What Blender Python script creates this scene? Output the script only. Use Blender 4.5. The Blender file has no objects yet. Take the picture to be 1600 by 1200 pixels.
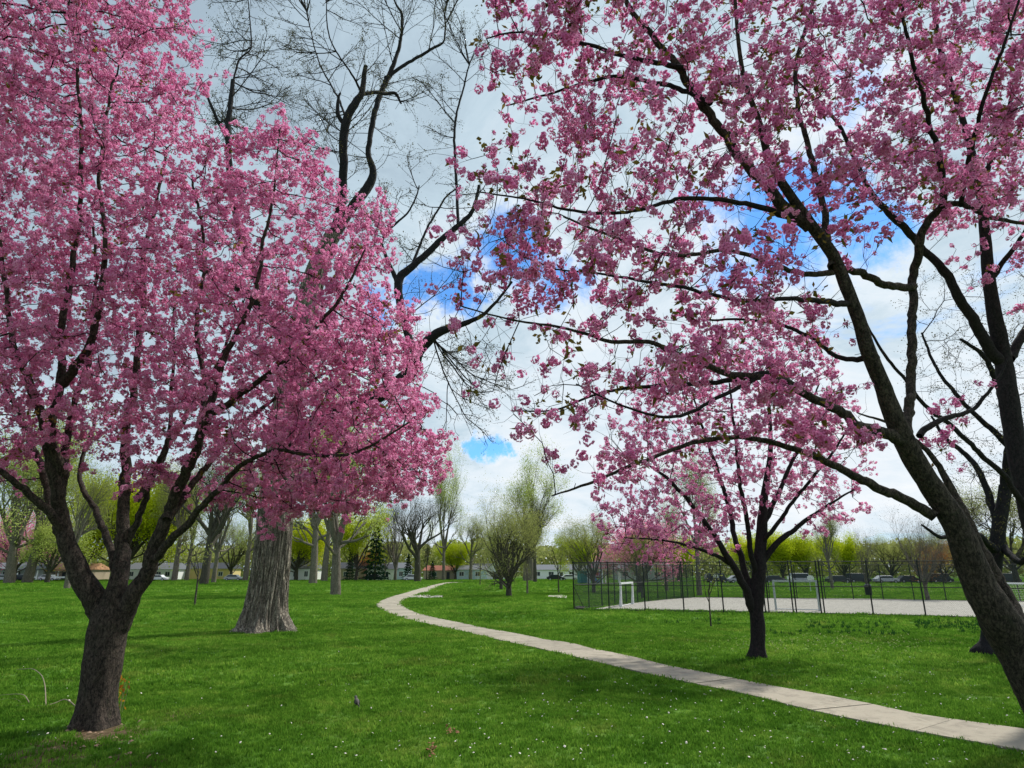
import bpy, math, random
import numpy as np
from mathutils import Vector, Matrix, noise as mnoise
R = math.radians
rng = np.random.default_rng(7)
random.seed(7)
S = bpy.context.scene
COL = S.collection

# ------------------------------------------------------------------ camera
H = 2.2            # eye height
F = 1010.0         # focal length in photo pixels (photo 1600 x 1200)
PITCH = math.atan(293.0 / F)
cp, sp = math.cos(PITCH), math.sin(PITCH)
cam = bpy.data.cameras.new('camera'); camo = bpy.data.objects.new('camera', cam); COL.objects.link(camo)
camo.location = (0, 0, H); camo.rotation_euler = (R(90) + PITCH, 0, 0)
cam.sensor_width = 36.0; cam.lens = 36.0 * F / 1600.0; cam.clip_start = 0.05; cam.clip_end = 3000
S.camera = camo

def ray(px, py):
    u = (px - 800.0) / F; v = (600.0 - py) / F
    return np.array((u, cp - v * sp, sp + v * cp))
def P(px, py, Y):
    r = ray(px, py); t = Y / r[1]
    return np.array((0, 0, H)) + r * t
def T(px, py, Y):
    return Y / ray(px, py)[1]
def G(px, py, z=0.0):
    r = ray(px, py); t = (z - H) / r[2]
    return np.array((r[0] * t, r[1] * t, z))
def m_per_px(p):   # metres per photo pixel at a world point
    d = p - np.array((0, 0, H)); return float(d[1] * cp + d[2] * sp) / F

# ------------------------------------------------------------------ world
SUN_EL, SUN_AZ = R(52), R(48)       # azimuth from +y (view direction) towards +x
w = bpy.data.worlds.new('World'); S.world = w; w.use_nodes = True
nt = w.node_tree; nt.nodes.clear()
class NT:
    def __init__(s, nt): s.nt = nt
    def n(s, typ, **kw):
        nd = s.nt.nodes.new(typ)
        for k, v in kw.items():
            if k == 'ins':
                for a, b in v.items():
                    if isinstance(b, bpy.types.NodeSocket): s.nt.links.new(b, nd.inputs[a])
                    else: nd.inputs[a].default_value = b
            else: setattr(nd, k, v)
        return nd
    def math(s, op, a, b=0.0, c=0.0, clamp=False):
        nd = s.n('ShaderNodeMath', operation=op, use_clamp=clamp)
        for i, x in enumerate((a, b, c)):
            if isinstance(x, bpy.types.NodeSocket): s.nt.links.new(x, nd.inputs[i])
            else: nd.inputs[i].default_value = x
        return nd.outputs[0]
    def mix(s, fac, a, b, blend='MIX'):
        nd = s.n('ShaderNodeMix', data_type='RGBA', blend_type=blend)
        for i, x in ((0, fac), (6, a), (7, b)):
            if isinstance(x, bpy.types.NodeSocket): s.nt.links.new(x, nd.inputs[i])
            elif i == 0: nd.inputs[i].default_value = x
            else: nd.inputs[i].default_value = (*x[:3], 1)
        return nd.outputs[2]
    def ramp(s, fac, stops, interp='LINEAR'):
        nd = s.n('ShaderNodeValToRGB'); cr = nd.color_ramp; cr.interpolation = interp
        s.nt.links.new(fac, nd.inputs[0])
        while len(cr.elements) < len(stops): cr.elements.new(0.5)
        for e, (p_, c_) in zip(cr.elements, stops):
            e.position = p_; e.color = (*c_[:3], 1) if hasattr(c_, '__len__') else (c_, c_, c_, 1)
        return nd.outputs[0]
    def rangemap(s, x, a, b, c=0.0, d=1.0, smooth=True):
        nd = s.n('ShaderNodeMapRange', interpolation_type='SMOOTHSTEP' if smooth else 'LINEAR')
        s.nt.links.new(x, nd.inputs[0])
        for i, v in enumerate((a, b, c, d)): nd.inputs[i + 1].default_value = v
        return nd.outputs[0]
    def noise(s, vec, scale, detail=4.0, rough=0.55, dist=0.0, out='Fac'):
        nd = s.n('ShaderNodeTexNoise'); nd.inputs['Scale'].default_value = scale
        nd.inputs['Detail'].default_value = detail; nd.inputs['Roughness'].default_value = rough
        nd.inputs['Distortion'].default_value = dist
        if vec is not None: s.nt.links.new(vec, nd.inputs['Vector'])
        return nd.outputs[out]
    def scale(s, vec, sc, loc=(0, 0, 0)):
        nd = s.n('ShaderNodeMapping'); s.nt.links.new(vec, nd.inputs[0])
        nd.inputs['Scale'].default_value = sc; nd.inputs['Location'].default_value = loc
        return nd.outputs[0]
W = NT(nt)
tc = W.n('ShaderNodeTexCoord'); dirv = tc.outputs['Generated']
sky = W.n('ShaderNodeTexSky', sky_type='NISHITA', sun_disc=False, sun_elevation=SUN_EL, sun_rotation=SUN_AZ,
          air_density=1.0, dust_density=0.3, ozone_density=2.0)
sep = W.n('ShaderNodeSeparateXYZ'); nt.links.new(dirv, sep.inputs[0])
zc = W.math('ADD', W.math('MAXIMUM', sep.outputs[2], 0.0), 0.22)
cx = W.math('DIVIDE', sep.outputs[0], zc); cy = W.math('DIVIDE', sep.outputs[1], zc)
cmb = W.n('ShaderNodeCombineXYZ'); nt.links.new(cx, cmb.inputs[0]); nt.links.new(cy, cmb.inputs[1])
cl = cmb.outputs[0]
n1 = W.noise(cl, 1.1, 7, 0.55, 0.4)
n2 = W.noise(cl, 3.4, 9, 0.66, 0.5)
# breaks in the cloud layer (directions of the blue gaps)
holes = [(790, 385, .085, 1.0), (700, 455, .05, 1.0), (860, 440, .06, .9), (1215, 350, .11, 1.0), (1350, 375, .07, .8), (1100, 330, .05, .7),
         (1320, 150, .06, .7), (758, 696, .024, .85), (785, 693, .024, .85), (812, 688, .020, .8), (835, 683, .014, .7), (620, 480, .05, .8)]
wn = W.noise(dirv, 6.0, 8, 0.68, 0.0, 'Color'); wv = W.n('ShaderNodeVectorMath', operation='MULTIPLY_ADD'); nt.links.new(wn, wv.inputs[0]); wv.inputs[1].default_value = (.30, .30, .16); wv.inputs[2].default_value = (-.15, -.15, -.08)
wa = W.n('ShaderNodeVectorMath', operation='ADD'); nt.links.new(dirv, wa.inputs[0]); nt.links.new(wv.outputs[0], wa.inputs[1]); dirw = wa.outputs[0]
hole = None
for px, py, rad, st in holes:
    d = ray(px, py); d = d / np.linalg.norm(d)
    dt = W.n('ShaderNodeVectorMath', operation='DISTANCE'); nt.links.new(dirw, dt.inputs[0]); dt.inputs[1].default_value = tuple(d)
    h_ = W.rangemap(dt.outputs['Value'], rad * 1.6, rad * 0.2, 0, st)
    hole = h_ if hole is None else W.math('MAXIMUM', hole, h_)
cover = W.math('ADD', W.math('SUBTRACT', 1.25, hole), W.math('MULTIPLY', W.math('SUBTRACT', n2, 0.5), 1.3))
cover = W.rangemap(cover, 0.30, 0.98)
cover2 = W.math('MAXIMUM', W.rangemap(n1, 0.27, 0.36), W.rangemap(sep.outputs[2], 0.35, 0.12, 0, .85))            # general breaks all over the sky
cover = W.math('MULTIPLY', cover, W.math('MAXIMUM', cover2, 0.0))
# cloud colour: grey-blue undersides to white edges
shade = W.math('ADD', W.math('MULTIPLY', n1, 0.45), W.math('MULTIPLY', n2, 0.55))
low = W.rangemap(sep.outputs[2], 0.75, 0.05, 0.0, 0.16)
left = W.rangemap(sep.outputs[0], -0.45, 0.2, -0.13, 0.05)
shade = W.math('ADD', W.math('ADD', shade, low), W.math('ADD', left, W.math('MULTIPLY', hole, 0.18)))
ccol = W.ramp(shade, [(0.36, (3.9, 5.0, 6.0)), (0.52, (5.6, 7.0, 8.0)), (0.66, (7.8, 8.8, 9.6)), (0.84, (9.6, 9.9, 10.2))])
skyc = W.mix(1.0, sky.outputs[0], (0.72, 1.35, 1.9), 'MULTIPLY')
fin = W.mix(cover, skyc, ccol)
bg = W.n('ShaderNodeBackground'); nt.links.new(fin, bg.inputs[0]); bg.inputs[1].default_value = 0.1
wo = W.n('ShaderNodeOutputWorld'); nt.links.new(bg.outputs[0], wo.inputs[0])

sun = bpy.data.lights.new('sun', 'SUN'); sun.energy = 4.8; sun.angle = R(3.0); sun.color = (1, .95, .86)
so = bpy.data.objects.new('sun', sun); COL.objects.link(so)
sd = Vector((math.cos(SUN_EL) * math.sin(SUN_AZ), math.cos(SUN_EL) * math.cos(SUN_AZ), math.sin(SUN_EL)))
so.rotation_euler = sd.to_track_quat('Z', 'Y').to_euler(); so.location = (30, 30, 60)
S.view_settings.view_transform = 'Standard'; S.view_settings.look = 'None'
S.view_settings.exposure = 0.0; S.view_settings.gamma = 1.0; S.view_settings.use_curve_mapping = False
S.render.engine = 'CYCLES'
S.cycles.max_bounces = 8; S.cycles.diffuse_bounces = 6; S.cycles.transmission_bounces = 3; S.cycles.transparent_max_bounces = 8

# ------------------------------------------------------------------ helpers
def tag(o, label=None, cat=None, group=None, kind=None):
    if label: o['label'] = label
    if cat: o['category'] = cat
    if group: o['group'] = group
    if kind: o['kind'] = kind
    return o
def empty(name, loc=(0, 0, 0), rz=0.0, parent=None):
    o = bpy.data.objects.new(name, None); COL.objects.link(o); o.location = loc; o.rotation_euler = (0, 0, rz)
    o.empty_display_size = 0.2
    if parent: o.parent = parent
    return o
def link(name, me, parent=None):
    o = bpy.data.objects.new(name, me); COL.objects.link(o)
    if parent: o.parent = parent
    return o
def mesh(name, V, Fs, mats, smooth=False, mi=None):
    me = bpy.data.meshes.new(name)
    V = np.asarray(V, dtype=np.float64).reshape(-1, 3)
    if isinstance(Fs, np.ndarray):
        nf, k = Fs.shape
        me.vertices.add(len(V)); me.vertices.foreach_set('co', V.ravel().astype(np.float32))
        me.loops.add(nf * k); me.loops.foreach_set('vertex_index', Fs.ravel().astype(np.int32))
        me.polygons.add(nf); me.polygons.foreach_set('loop_start', np.arange(0, nf * k, k, dtype=np.int32))
        me.update(calc_edges=True)
    else:
        me.from_pydata([tuple(v) for v in V], [], [tuple(int(i) for i in f) for f in Fs])
    for m in (mats if isinstance(mats, (list, tuple)) else [mats]): me.materials.append(m)
    if mi is not None: me.polygons.foreach_set('material_index', np.asarray(mi, dtype=np.int32))
    if smooth: me.polygons.foreach_set('use_smooth', np.ones(len(me.polygons), dtype=bool))
    me.update(); return me
class MB:
    """collects boxes, bars and sheets and builds them as one mesh"""
    def __init__(s): s.V = []; s.F = []
    def add(s, V, Fs):
        o = len(s.V); s.V += [tuple(v) for v in V]; s.F += [tuple(i + o for i in f) for f in Fs]; return s
    def box(s, x0, x1, y0, y1, z0, z1):
        V = [(x, y, z) for z in (z0, z1) for y in (y0, y1) for x in (x0, x1)]
        return s.add(V, [(0, 2, 3, 1), (4, 5, 7, 6), (0, 1, 5, 4), (2, 6, 7, 3), (0, 4, 6, 2), (1, 3, 7, 5)])
    def bar(s, a, b, r, n=6, r2=None):
        a, b = Vector(a), Vector(b); d = (b - a).normalized(); r2 = r if r2 is None else r2
        u = d.orthogonal().normalized(); v = d.cross(u); V = []
        for p, rr in ((a, r), (b, r2)):
            for i in range(n):
                t = 2 * math.pi * i / n; V.append(p + (u * math.cos(t) + v * math.sin(t)) * rr)
        Fs = [(i, (i + 1) % n, n + (i + 1) % n, n + i) for i in range(n)] + [tuple(range(n))[::-1], tuple(range(n, 2 * n))]
        return s.add(V, Fs)
    def prism(s, pts, y0, y1):      # polygon in xz swept along y
        n = len(pts); V = [(x, y0, z) for x, z in pts] + [(x, y1, z) for x, z in pts]
        return s.add(V, [tuple(range(n)), tuple(range(n, 2 * n))[::-1]] + [(i, n + i, n + (i + 1) % n, (i + 1) % n) for i in range(n)])
    def build(s, name, mat, parent=None, smooth=False):
        return link(name, mesh(name, s.V, s.F, mat, smooth), parent)
def children(o): return [c for c in COL.objects if c.parent == o]
def copy_tree(o, kids, parent=None):
    c = o.copy(); COL.objects.link(c); c.parent = parent
    for ch, sub in kids: copy_tree(ch, sub, c)
    return c

# ------------------------------------------------------------------ materials
def mat(name, rough=0.7):
    m = bpy.data.materials.new(name); m.use_nodes = True; m.node_tree.nodes.clear()
    A = NT(m.node_tree); out = A.n('ShaderNodeOutputMaterial')
    b = A.n('ShaderNodeBsdfPrincipled'); b.inputs['Roughness'].default_value = rough
    b.inputs['Specular IOR Level'].default_value = 0.3
    m.node_tree.links.new(b.outputs[0], out.inputs[0])
    return m, A, b, out
def simple(name, col, rough=0.7, var=0.12, scale=3.0, metal=0.0, bump=0.0):
    m, A, b, out = mat(name, rough)
    tcn = A.n('ShaderNodeTexCoord'); f = A.noise(tcn.outputs['Object'], scale, 5, 0.6)
    c = A.mix(f, tuple(x * (1 - var) for x in col), tuple(min(1, x * (1 + var)) for x in col))
    m.node_tree.links.new(c, b.inputs['Base Color']); b.inputs['Metallic'].default_value = metal
    if bump:
        bp = A.n('ShaderNodeBump'); bp.inputs['Strength'].default_value = bump; m.node_tree.links.new(f, bp.inputs['Height']); m.node_tree.links.new(bp.outputs[0], b.inputs['Normal'])
    return m
def bark(name, dark, light, scale=(9, 9, 2.2), strength=0.8, dist=0.02, moss=None, fine=60, crack=.07, soft=.28):
    m, A, b, out = mat(name, 0.95)
    g = A.n('ShaderNodeNewGeometry'); v = A.scale(g.outputs['Position'], scale)
    f = A.noise(v, 1.6, 5, 0.6, 0.5); f2 = A.noise(g.outputs['Position'], fine, 3, 0.6); f3 = A.noise(g.outputs['Position'], 1.3, 3, 0.5)
    rid = A.rangemap(A.math('ABSOLUTE', A.math('SUBTRACT', f, 0.5)), 0.0, crack)          # furrows run where the noise crosses its middle
    fb = A.noise(v, 4.0, 6, 0.7, 0.3)
    h = A.math('ADD', A.math('MULTIPLY', rid, soft), A.math('ADD', A.math('MULTIPLY', A.math('ADD', f2, fb), 0.3), A.math('ADD', A.math('MULTIPLY', f3, 0.25), (0.6 - soft) * .7)))
    c = A.ramp(h, [(0.25, dark), (0.62, tuple((a + q) * .38 for a, q in zip(dark, light))), (0.95, light)])
    sp1 = A.noise(A.scale(g.outputs['Position'], (1, 1, .6)), 26, 8, 0.78, 0.8); sp2 = A.noise(g.outputs['Position'], 5.5, 6, 0.75, 0.5)
    c = A.mix(A.rangemap(sp1, 0.40, 0.56, 0.85, 0.0), c, tuple(x * 1.2 for x in dark))
    if moss: c = A.mix(A.rangemap(sp2, 0.54, 0.66, 0, 0.6), c, moss)
    h = A.math('ADD', h, A.math('MULTIPLY', sp1, 0.9))
    m.node_tree.links.new(c, b.inputs['Base Color'])
    bp = A.n('ShaderNodeBump'); bp.inputs['Strength'].default_value = strength; bp.inputs['Distance'].default_value = dist
    m.node_tree.links.new(h, bp.inputs['Height']); m.node_tree.links.new(bp.outputs[0], b.inputs['Normal'])
    return m
def leafy(name, cols, trans=0.5, rough=0.6, attr=None, core=None):
    """thin petals or leaves: diffuse plus light passing through; colour varies from clump to clump"""
    m, A, b, out = mat(name, rough)
    oi = A.n('ShaderNodeObjectInfo'); g = A.n('ShaderNodeNewGeometry')
    f = A.noise(g.outputs['Position'], 0.9, 3, 0.6)
    x = A.math('ADD', A.math('MULTIPLY', oi.outputs['Random'], 0.55), A.math('MULTIPLY', f, 0.45), clamp=True)
    x2 = A.math('ADD', A.math('MULTIPLY', x, 0.75), A.math('MULTIPLY', g.outputs['Random Per Island'], 0.25))
    n = len(cols); c = A.ramp(x2, [(0.18 + 0.64 * i / max(1, n - 1), q) for i, q in enumerate(cols)])
    if attr:
        at = A.n('ShaderNodeAttribute', attribute_name=attr)
        c = A.mix(at.outputs['Fac'], core, c)
    d = A.n('ShaderNodeBsdfDiffuse'); t = A.n('ShaderNodeBsdfTranslucent'); mx = A.n('ShaderNodeMixShader')
    L = m.node_tree.links
    L.new(c, d.inputs[0]); L.new(c, t.inputs[0]); mx.inputs[0].default_value = trans
    L.new(d.outputs[0], mx.inputs[1]); L.new(t.outputs[0], mx.inputs[2]); L.new(mx.outputs[0], out.inputs[0])
    return m

def grass_color(A, pos):
    a = A.noise(pos, 0.16, 4, 0.6, 0.5); b_ = A.noise(pos, 1.1, 5, 0.65, 0.4); c_ = A.noise(pos, 7.0, 4, 0.6)
    h = A.math('ADD', A.math('MULTIPLY', a, 0.36), A.math('ADD', A.math('MULTIPLY', b_, 0.36), A.math('MULTIPLY', c_, 0.28)))
    yl = A.rangemap(A.noise(pos, 0.55, 5, 0.7, 0.8), 0.52, 0.70)
    gr = A.ramp(h, [(0.40, (.05, .135, .014)), (0.47, (.08, .19, .02)), (0.54, (.12, .25, .03)), (0.62, (.21, .32, .055))])
    return A.mix(A.math('MULTIPLY', yl, 0.55), gr, (.19, .24, .05))
def dirt_mask(A, pos):
    """worn earth round the near cherry's foot and a few bare spots in the lawn"""
    m_ = None
    spots = [(*G(150, 1150)[:2], 1.5), (*G(60, 1185)[:2], 1.3), (*G(280, 1118)[:2], .8), (*G(200, 1195)[:2], 1.2), (*G(660, 1180)[:2], .35), (*G(705, 1145)[:2], .3), (*G(560, 1112)[:2], .3), (*G(1215, 1036)[:2], .5), (*G(1186, 1032)[:2], .7), (*G(415, 981)[:2], 1.5)]
    for x, y, r_ in spots:
        dn = A.n('ShaderNodeVectorMath', operation='DISTANCE'); A.nt.links.new(pos, dn.inputs[0]); dn.inputs[1].default_value = (x, y, 0)
        q = A.rangemap(dn.outputs['Value'], r_, 0.0, 0, 1); m_ = q if m_ is None else A.math('MAXIMUM', m_, q)
    n_ = A.noise(A.scale(pos, (1.0, 1.6, 1)), 2.4, 5, 0.7, 0.5)
    return A.rangemap(A.math('ADD', A.math('MULTIPLY', m_, 0.75), A.math('MULTIPLY', n_, 0.9)), 0.80, 1.02)
def mat_ground():
    m, A, b, out = mat('lawn', 0.95); L = m.node_tree.links
    g = A.n('ShaderNodeNewGeometry'); pos = g.outputs['Position']
    gc = grass_color(A, pos)
    dn = A.noise(pos, 14, 6, 0.7)
    dc = A.ramp(dn, [(0.3, (.05, .035, .02)), (0.5, (.11, .08, .045)), (0.7, (.2, .16, .1))])
    gc = A.mix(1.0, gc, (.8, .8, .8), 'MULTIPLY'); c = A.mix(dirt_mask(A, pos), gc, dc)
    L.new(c, b.inputs['Base Color']); b.inputs['Specular IOR Level'].default_value = 0.1
    bp = A.n('ShaderNodeBump'); bp.inputs['Strength'].default_value = 0.7; bp.inputs['Distance'].default_value = 0.05
    L.new(A.noise(pos, 22, 6, 0.7), bp.inputs['Height']); L.new(bp.outputs[0], b.inputs['Normal'])
    return m
def mat_blade():
    m, A, b, out = mat('grass_blades', 0.6); L = m.node_tree.links
    g = A.n('ShaderNodeNewGeometry'); oi = A.n('ShaderNodeObjectInfo')
    c = grass_color(A, g.outputs['Position'])
    k = A.ramp(oi.outputs['Random'], [(0, (.9, .95, .85)), (.7, (1.35, 1.3, 1.2)), (1, (2.0, 1.65, 1.8))])
    c = A.mix(1.0, c, k, 'MULTIPLY')
    d = A.n('ShaderNodeBsdfDiffuse'); t = A.n('ShaderNodeBsdfTranslucent'); mx = A.n('ShaderNodeMixShader')
    L.new(c, d.inputs[0]); L.new(c, t.inputs[0]); mx.inputs[0].default_value = 0.4
    L.new(d.outputs[0], mx.inputs[1]); L.new(t.outputs[0], mx.inputs[2]); L.new(mx.outputs[0], out.inputs[0])
    return m
def mat_concrete(name, col, fleck=0.12):
    m, A, b, out = mat(name, 0.9); L = m.node_tree.links
    g = A.n('ShaderNodeNewGeometry'); pos = g.outputs['Position']; oi = A.n('ShaderNodeObjectInfo')
    a = A.noise(pos, 0.8, 5, 0.65, 0.3); f = A.noise(pos, 60, 3, 0.7)
    c = A.mix(a, tuple(x * .8 for x in col), tuple(x * 1.15 for x in col))
    c = A.mix(A.rangemap(f, 0.45, 0.75, 0, 0.5), c, tuple(x * .6 for x in col))
    st = A.noise(pos, 2.6, 7, 0.72, 0.6); c = A.mix(A.rangemap(st, 0.46, 0.64, 0, 0.6), c, tuple(x * .52 for x in col))
    ck = A.math('ABSOLUTE', A.math('SUBTRACT', A.noise(pos, 0.45, 6, 0.6, 0.4), 0.47)); c = A.mix(A.rangemap(ck, 0.0, 0.004, 0.6, 0.0), c, (.06, .055, .045))
    v = A.math('ADD', 0.9, A.math('MULTIPLY', oi.outputs['Random'], 0.18))
    cm = A.n('ShaderNodeCombineColor'); [L.new(v, cm.inputs[i]) for i in range(3)]
    c = A.mix(1.0, c, cm.outputs[0], 'MULTIPLY')
    L.new(c, b.inputs['Base Color'])
    bp = A.n('ShaderNodeBump'); bp.inputs['Strength'].default_value = 0.3; bp.inputs['Distance'].default_value = 0.01
    L.new(f, bp.inputs['Height']); L.new(bp.outputs[0], b.inputs['Normal'])
    return m
M = {
 'ground': mat_ground(), 'blade': mat_blade(),
 'path': mat_concrete('path_concrete', (.34, .305, .24)), 'court': mat_concrete('court_concrete', (.36, .34, .30)),
 'cherry': bark('cherry_bark', (.005, .004, .004), (.115, .09, .072), (13, 13, 4.0), 1.0, 0.05, (.045, .048, .026), soft=.26),
 'cherry_dark': bark('cherry_branch_bark', (.003, .003, .004), (.03, .024, .026), (12, 12, 9), 0.6, 0.01),
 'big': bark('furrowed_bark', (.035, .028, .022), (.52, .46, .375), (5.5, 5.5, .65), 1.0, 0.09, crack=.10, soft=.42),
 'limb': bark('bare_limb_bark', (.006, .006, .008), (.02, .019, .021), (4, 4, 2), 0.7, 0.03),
 'grey': bark('grey_bark', (.05, .045, .035), (.24, .21, .17), (3, 3, .8), 0.8, 0.05),
 'darkbark': bark('dark_bark', (.02, .02, .015), (.10, .09, .07), (3, 3, .8), 0.8, 0.05),
 'pink': leafy('cherry_petals', [(.76, .28, .52), (.84, .38, .62), (.90, .50, .72), (.94, .64, .82)], 0.6, attr='tip', core=(.60, .09, .30)),
 'pink2': leafy('cherry_petals_magenta', [(.84, .29, .58), (.91, .40, .68), (.95, .53, .78), (.97, .68, .86)], 0.62, attr='tip', core=(.60, .07, .30)),
 'pink_far': leafy('far_blossom', [(.7, .2, .4), (.8, .35, .5)], .5),
 'bronze': leafy('young_cherry_leaves', [(.11, .09, .02), (.17, .14, .03), (.22, .12, .04)], 0.5),
 'bud': leafy('opening_buds', [(.07, .07, .03), (.13, .12, .05)], 0.3),
 'pale': leafy('pale_spring_leaves', [(.30, .36, .08), (.44, .52, .13), (.58, .62, .22)], 0.5),
 'yellow': leafy('yellow_green_leaves', [(.32, .40, .015), (.48, .56, .02), (.62, .64, .04)], 0.5),
 'olive': leafy('olive_spring_leaves', [(.19, .21, .06), (.30, .33, .09), (.42, .44, .15)], 0.5),
 'brown': leafy('russet_buds', [(.30, .10, .03), (.42, .17, .06), (.34, .22, .07)], 0.5),
 'spruce': leafy('spruce_needles', [(.012, .035, .018), (.022, .06, .028), (.03, .075, .04)], 0.15),
 'white': simple('white_paint', (.78, .79, .80), .5), 'steel': simple('galvanised_steel', (.5, .54, .56), .4, metal=.5),
 'black': simple('black_vinyl_coating', (.012, .016, .016), .5), 'wire': simple('green_black_wire', (.02, .035, .035), .5),
 'roofgrey': simple('grey_shingles', (.14, .15, .17), .9), 'roofdark': simple('dark_shingles', (.05, .055, .07), .9), 'rooforange': simple('orange_shingles', (.45, .25, .14), .9),
 'brick': simple('brick_wall', (.25, .09, .06), .9), 'yellowwall': simple('yellow_siding', (.62, .48, .22), .8), 'bluewall': simple('pale_blue_siding', (.45, .58, .66), .8),
 'tan': simple('tan_siding', (.42, .34, .26), .8), 'greywall': simple('grey_siding', (.4, .42, .43), .8),
 'glass': simple('dark_window_glass', (.03, .04, .05), .12), 'teal': simple('teal_plastic', (.02, .22, .24), .5), 'red': simple('red_plastic', (.35, .03, .03), .5),
 'blue': simple('blue_plastic', (.05, .2, .5), .5),
 'carwhite': simple('white_car_paint', (.7, .72, .74), .25), 'cardark': simple('dark_car_paint', (.03, .035, .045), .25), 'carsilver': simple('silver_car_paint', (.4, .42, .45), .3), 'carred': simple('red_car_paint', (.3, .03, .03), .3),
 'tyre': simple('rubber', (.015, .015, .015), .8), 'wood': simple('weathered_wood', (.06, .05, .045), .8), 'stick': simple('dead_wood', (.26, .22, .16), .9, .3, 20),
 'petal_white': simple('fallen_petals', (.72, .66, .62), .8, .2, 30), 'road': simple('asphalt', (.09, .09, .09), .9), 'stone': simple('pale_stone', (.45, .42, .36), .9, .2, 4, bump=.4),
 'feather': simple('grey_feathers', (.10, .095, .09), .8, .3, 60), 'feather_pale': simple('pale_grey_feathers', (.28, .27, .25), .8), 'feather_dark': simple('dark_feathers', (.02, .02, .02), .7), 'rust': simple('russet_breast_feathers', (.16, .07, .035), .8), 'beak': simple('beak', (.3, .2, .04), .5),
 'deadleaf': simple('dead_leaves', (.22, .10, .05), .8, .4, 40),
}

# ------------------------------------------------------------------ scattering of uncountable stuff
def scatter(name, pts, rot, scl, vid, protos, parent=None):
    me = bpy.data.meshes.new(name); pts = np.asarray(pts, dtype=np.float32)
    me.vertices.add(len(pts)); me.vertices.foreach_set('co', pts.ravel())
    for nm, ty, ar, fld in (('rot', 'FLOAT_VECTOR', rot, 'vector'), ('scl', 'FLOAT', scl, 'value'), ('vid', 'INT', vid, 'value')):
        a = me.attributes.new(nm, ty, 'POINT'); a.data.foreach_set(fld, np.asarray(ar, dtype=np.int32 if ty == 'INT' else np.float32).ravel())
    me.update()
    for pr in protos:
        for m_ in pr.materials:
            if m_.name not in [q.name for q in me.materials]: me.materials.append(m_)
    o = link(name, me, parent); o['kind'] = 'stuff'
    ng = bpy.data.node_groups.new(name + '_scatter', 'GeometryNodeTree')
    ng.interface.new_socket('Geometry', in_out='INPUT', socket_type='NodeSocketGeometry')
    ng.interface.new_socket('Geometry', in_out='OUTPUT', socket_type='NodeSocketGeometry')
    N = ng.nodes; L = ng.links
    gi = N.new('NodeGroupInput'); go = N.new('NodeGroupOutput'); iop = N.new('GeometryNodeInstanceOnPoints'); jn = N.new('GeometryNodeJoinGeometry')
    for pr in reversed(protos):
        po = PROTO.get(pr.name)
        if po is None: po = bpy.data.objects.new(pr.name + '_source', pr); PROTO[pr.name] = po
        oi = N.new('GeometryNodeObjectInfo'); oi.inputs['Object'].default_value = po; oi.inputs['As Instance'].default_value = False
        gt = N.new('GeometryNodeGeometryToInstance'); L.new(oi.outputs['Geometry'], gt.inputs[0]); L.new(gt.outputs[0], jn.inputs[0])
    def attr(nm, ty):
        a = N.new('GeometryNodeInputNamedAttribute'); a.data_type = ty; a.inputs['Name'].default_value = nm; return a.outputs[0]
    L.new(gi.outputs[0], iop.inputs['Points']); L.new(jn.outputs[0], iop.inputs['Instance'])
    iop.inputs['Pick Instance'].default_value = True
    L.new(attr('vid', 'INT'), iop.inputs['Instance Index'])
    e2r = N.new('FunctionNodeEulerToRotation'); L.new(attr('rot', 'FLOAT_VECTOR'), e2r.inputs[0]); L.new(e2r.outputs[0], iop.inputs['Rotation'])
    L.new(attr('scl', 'FLOAT'), iop.inputs['Scale']); L.new(iop.outputs[0], go.inputs[0])
    md = o.modifiers.new('scatter', 'NODES'); md.node_group = ng
    return o
PROTO = {}

# ------------------------------------------------------------------ petals, leaves, tufts (proto meshes)
def rotm(a, b, c): return np.array(Matrix.Rotation(c, 3, 'Z') @ Matrix.Rotation(b, 3, 'Y') @ Matrix.Rotation(a, 3, 'X'))
def flower(rs, r, npet, rich):
    """one blossom facing +z: V, F(tri), tip"""
    V = []; Fs = []; tp = []
    rings = [(npet, 1.0, .35, 0)] + ([(npet, .62, .75, .5)] if rich else [])
    for n, k, up, off in rings:
        for i in range(n):
            a = 2 * math.pi * (i + off) / n + rs.uniform(-.15, .15); L = r * k * rs.uniform(.85, 1.1); wd = L * .42
            el = up + rs.uniform(-.2, .2)
            d = np.array((math.cos(a) * math.cos(el), math.sin(a) * math.cos(el), math.sin(el))); s_ = np.array((-math.sin(a), math.cos(a), 0))
            b0 = len(V)
            V += [d * r * .06, d * L * .55 + s_ * wd, d * L, d * L * .55 - s_ * wd]
            V[-3][2] += .0; tp += [0.0, .8, 1.0, .8]
            Fs += [(b0, b0 + 1, b0 + 2), (b0, b0 + 2, b0 + 3)]
    return np.array(V), np.array(Fs), np.array(tp)
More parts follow.
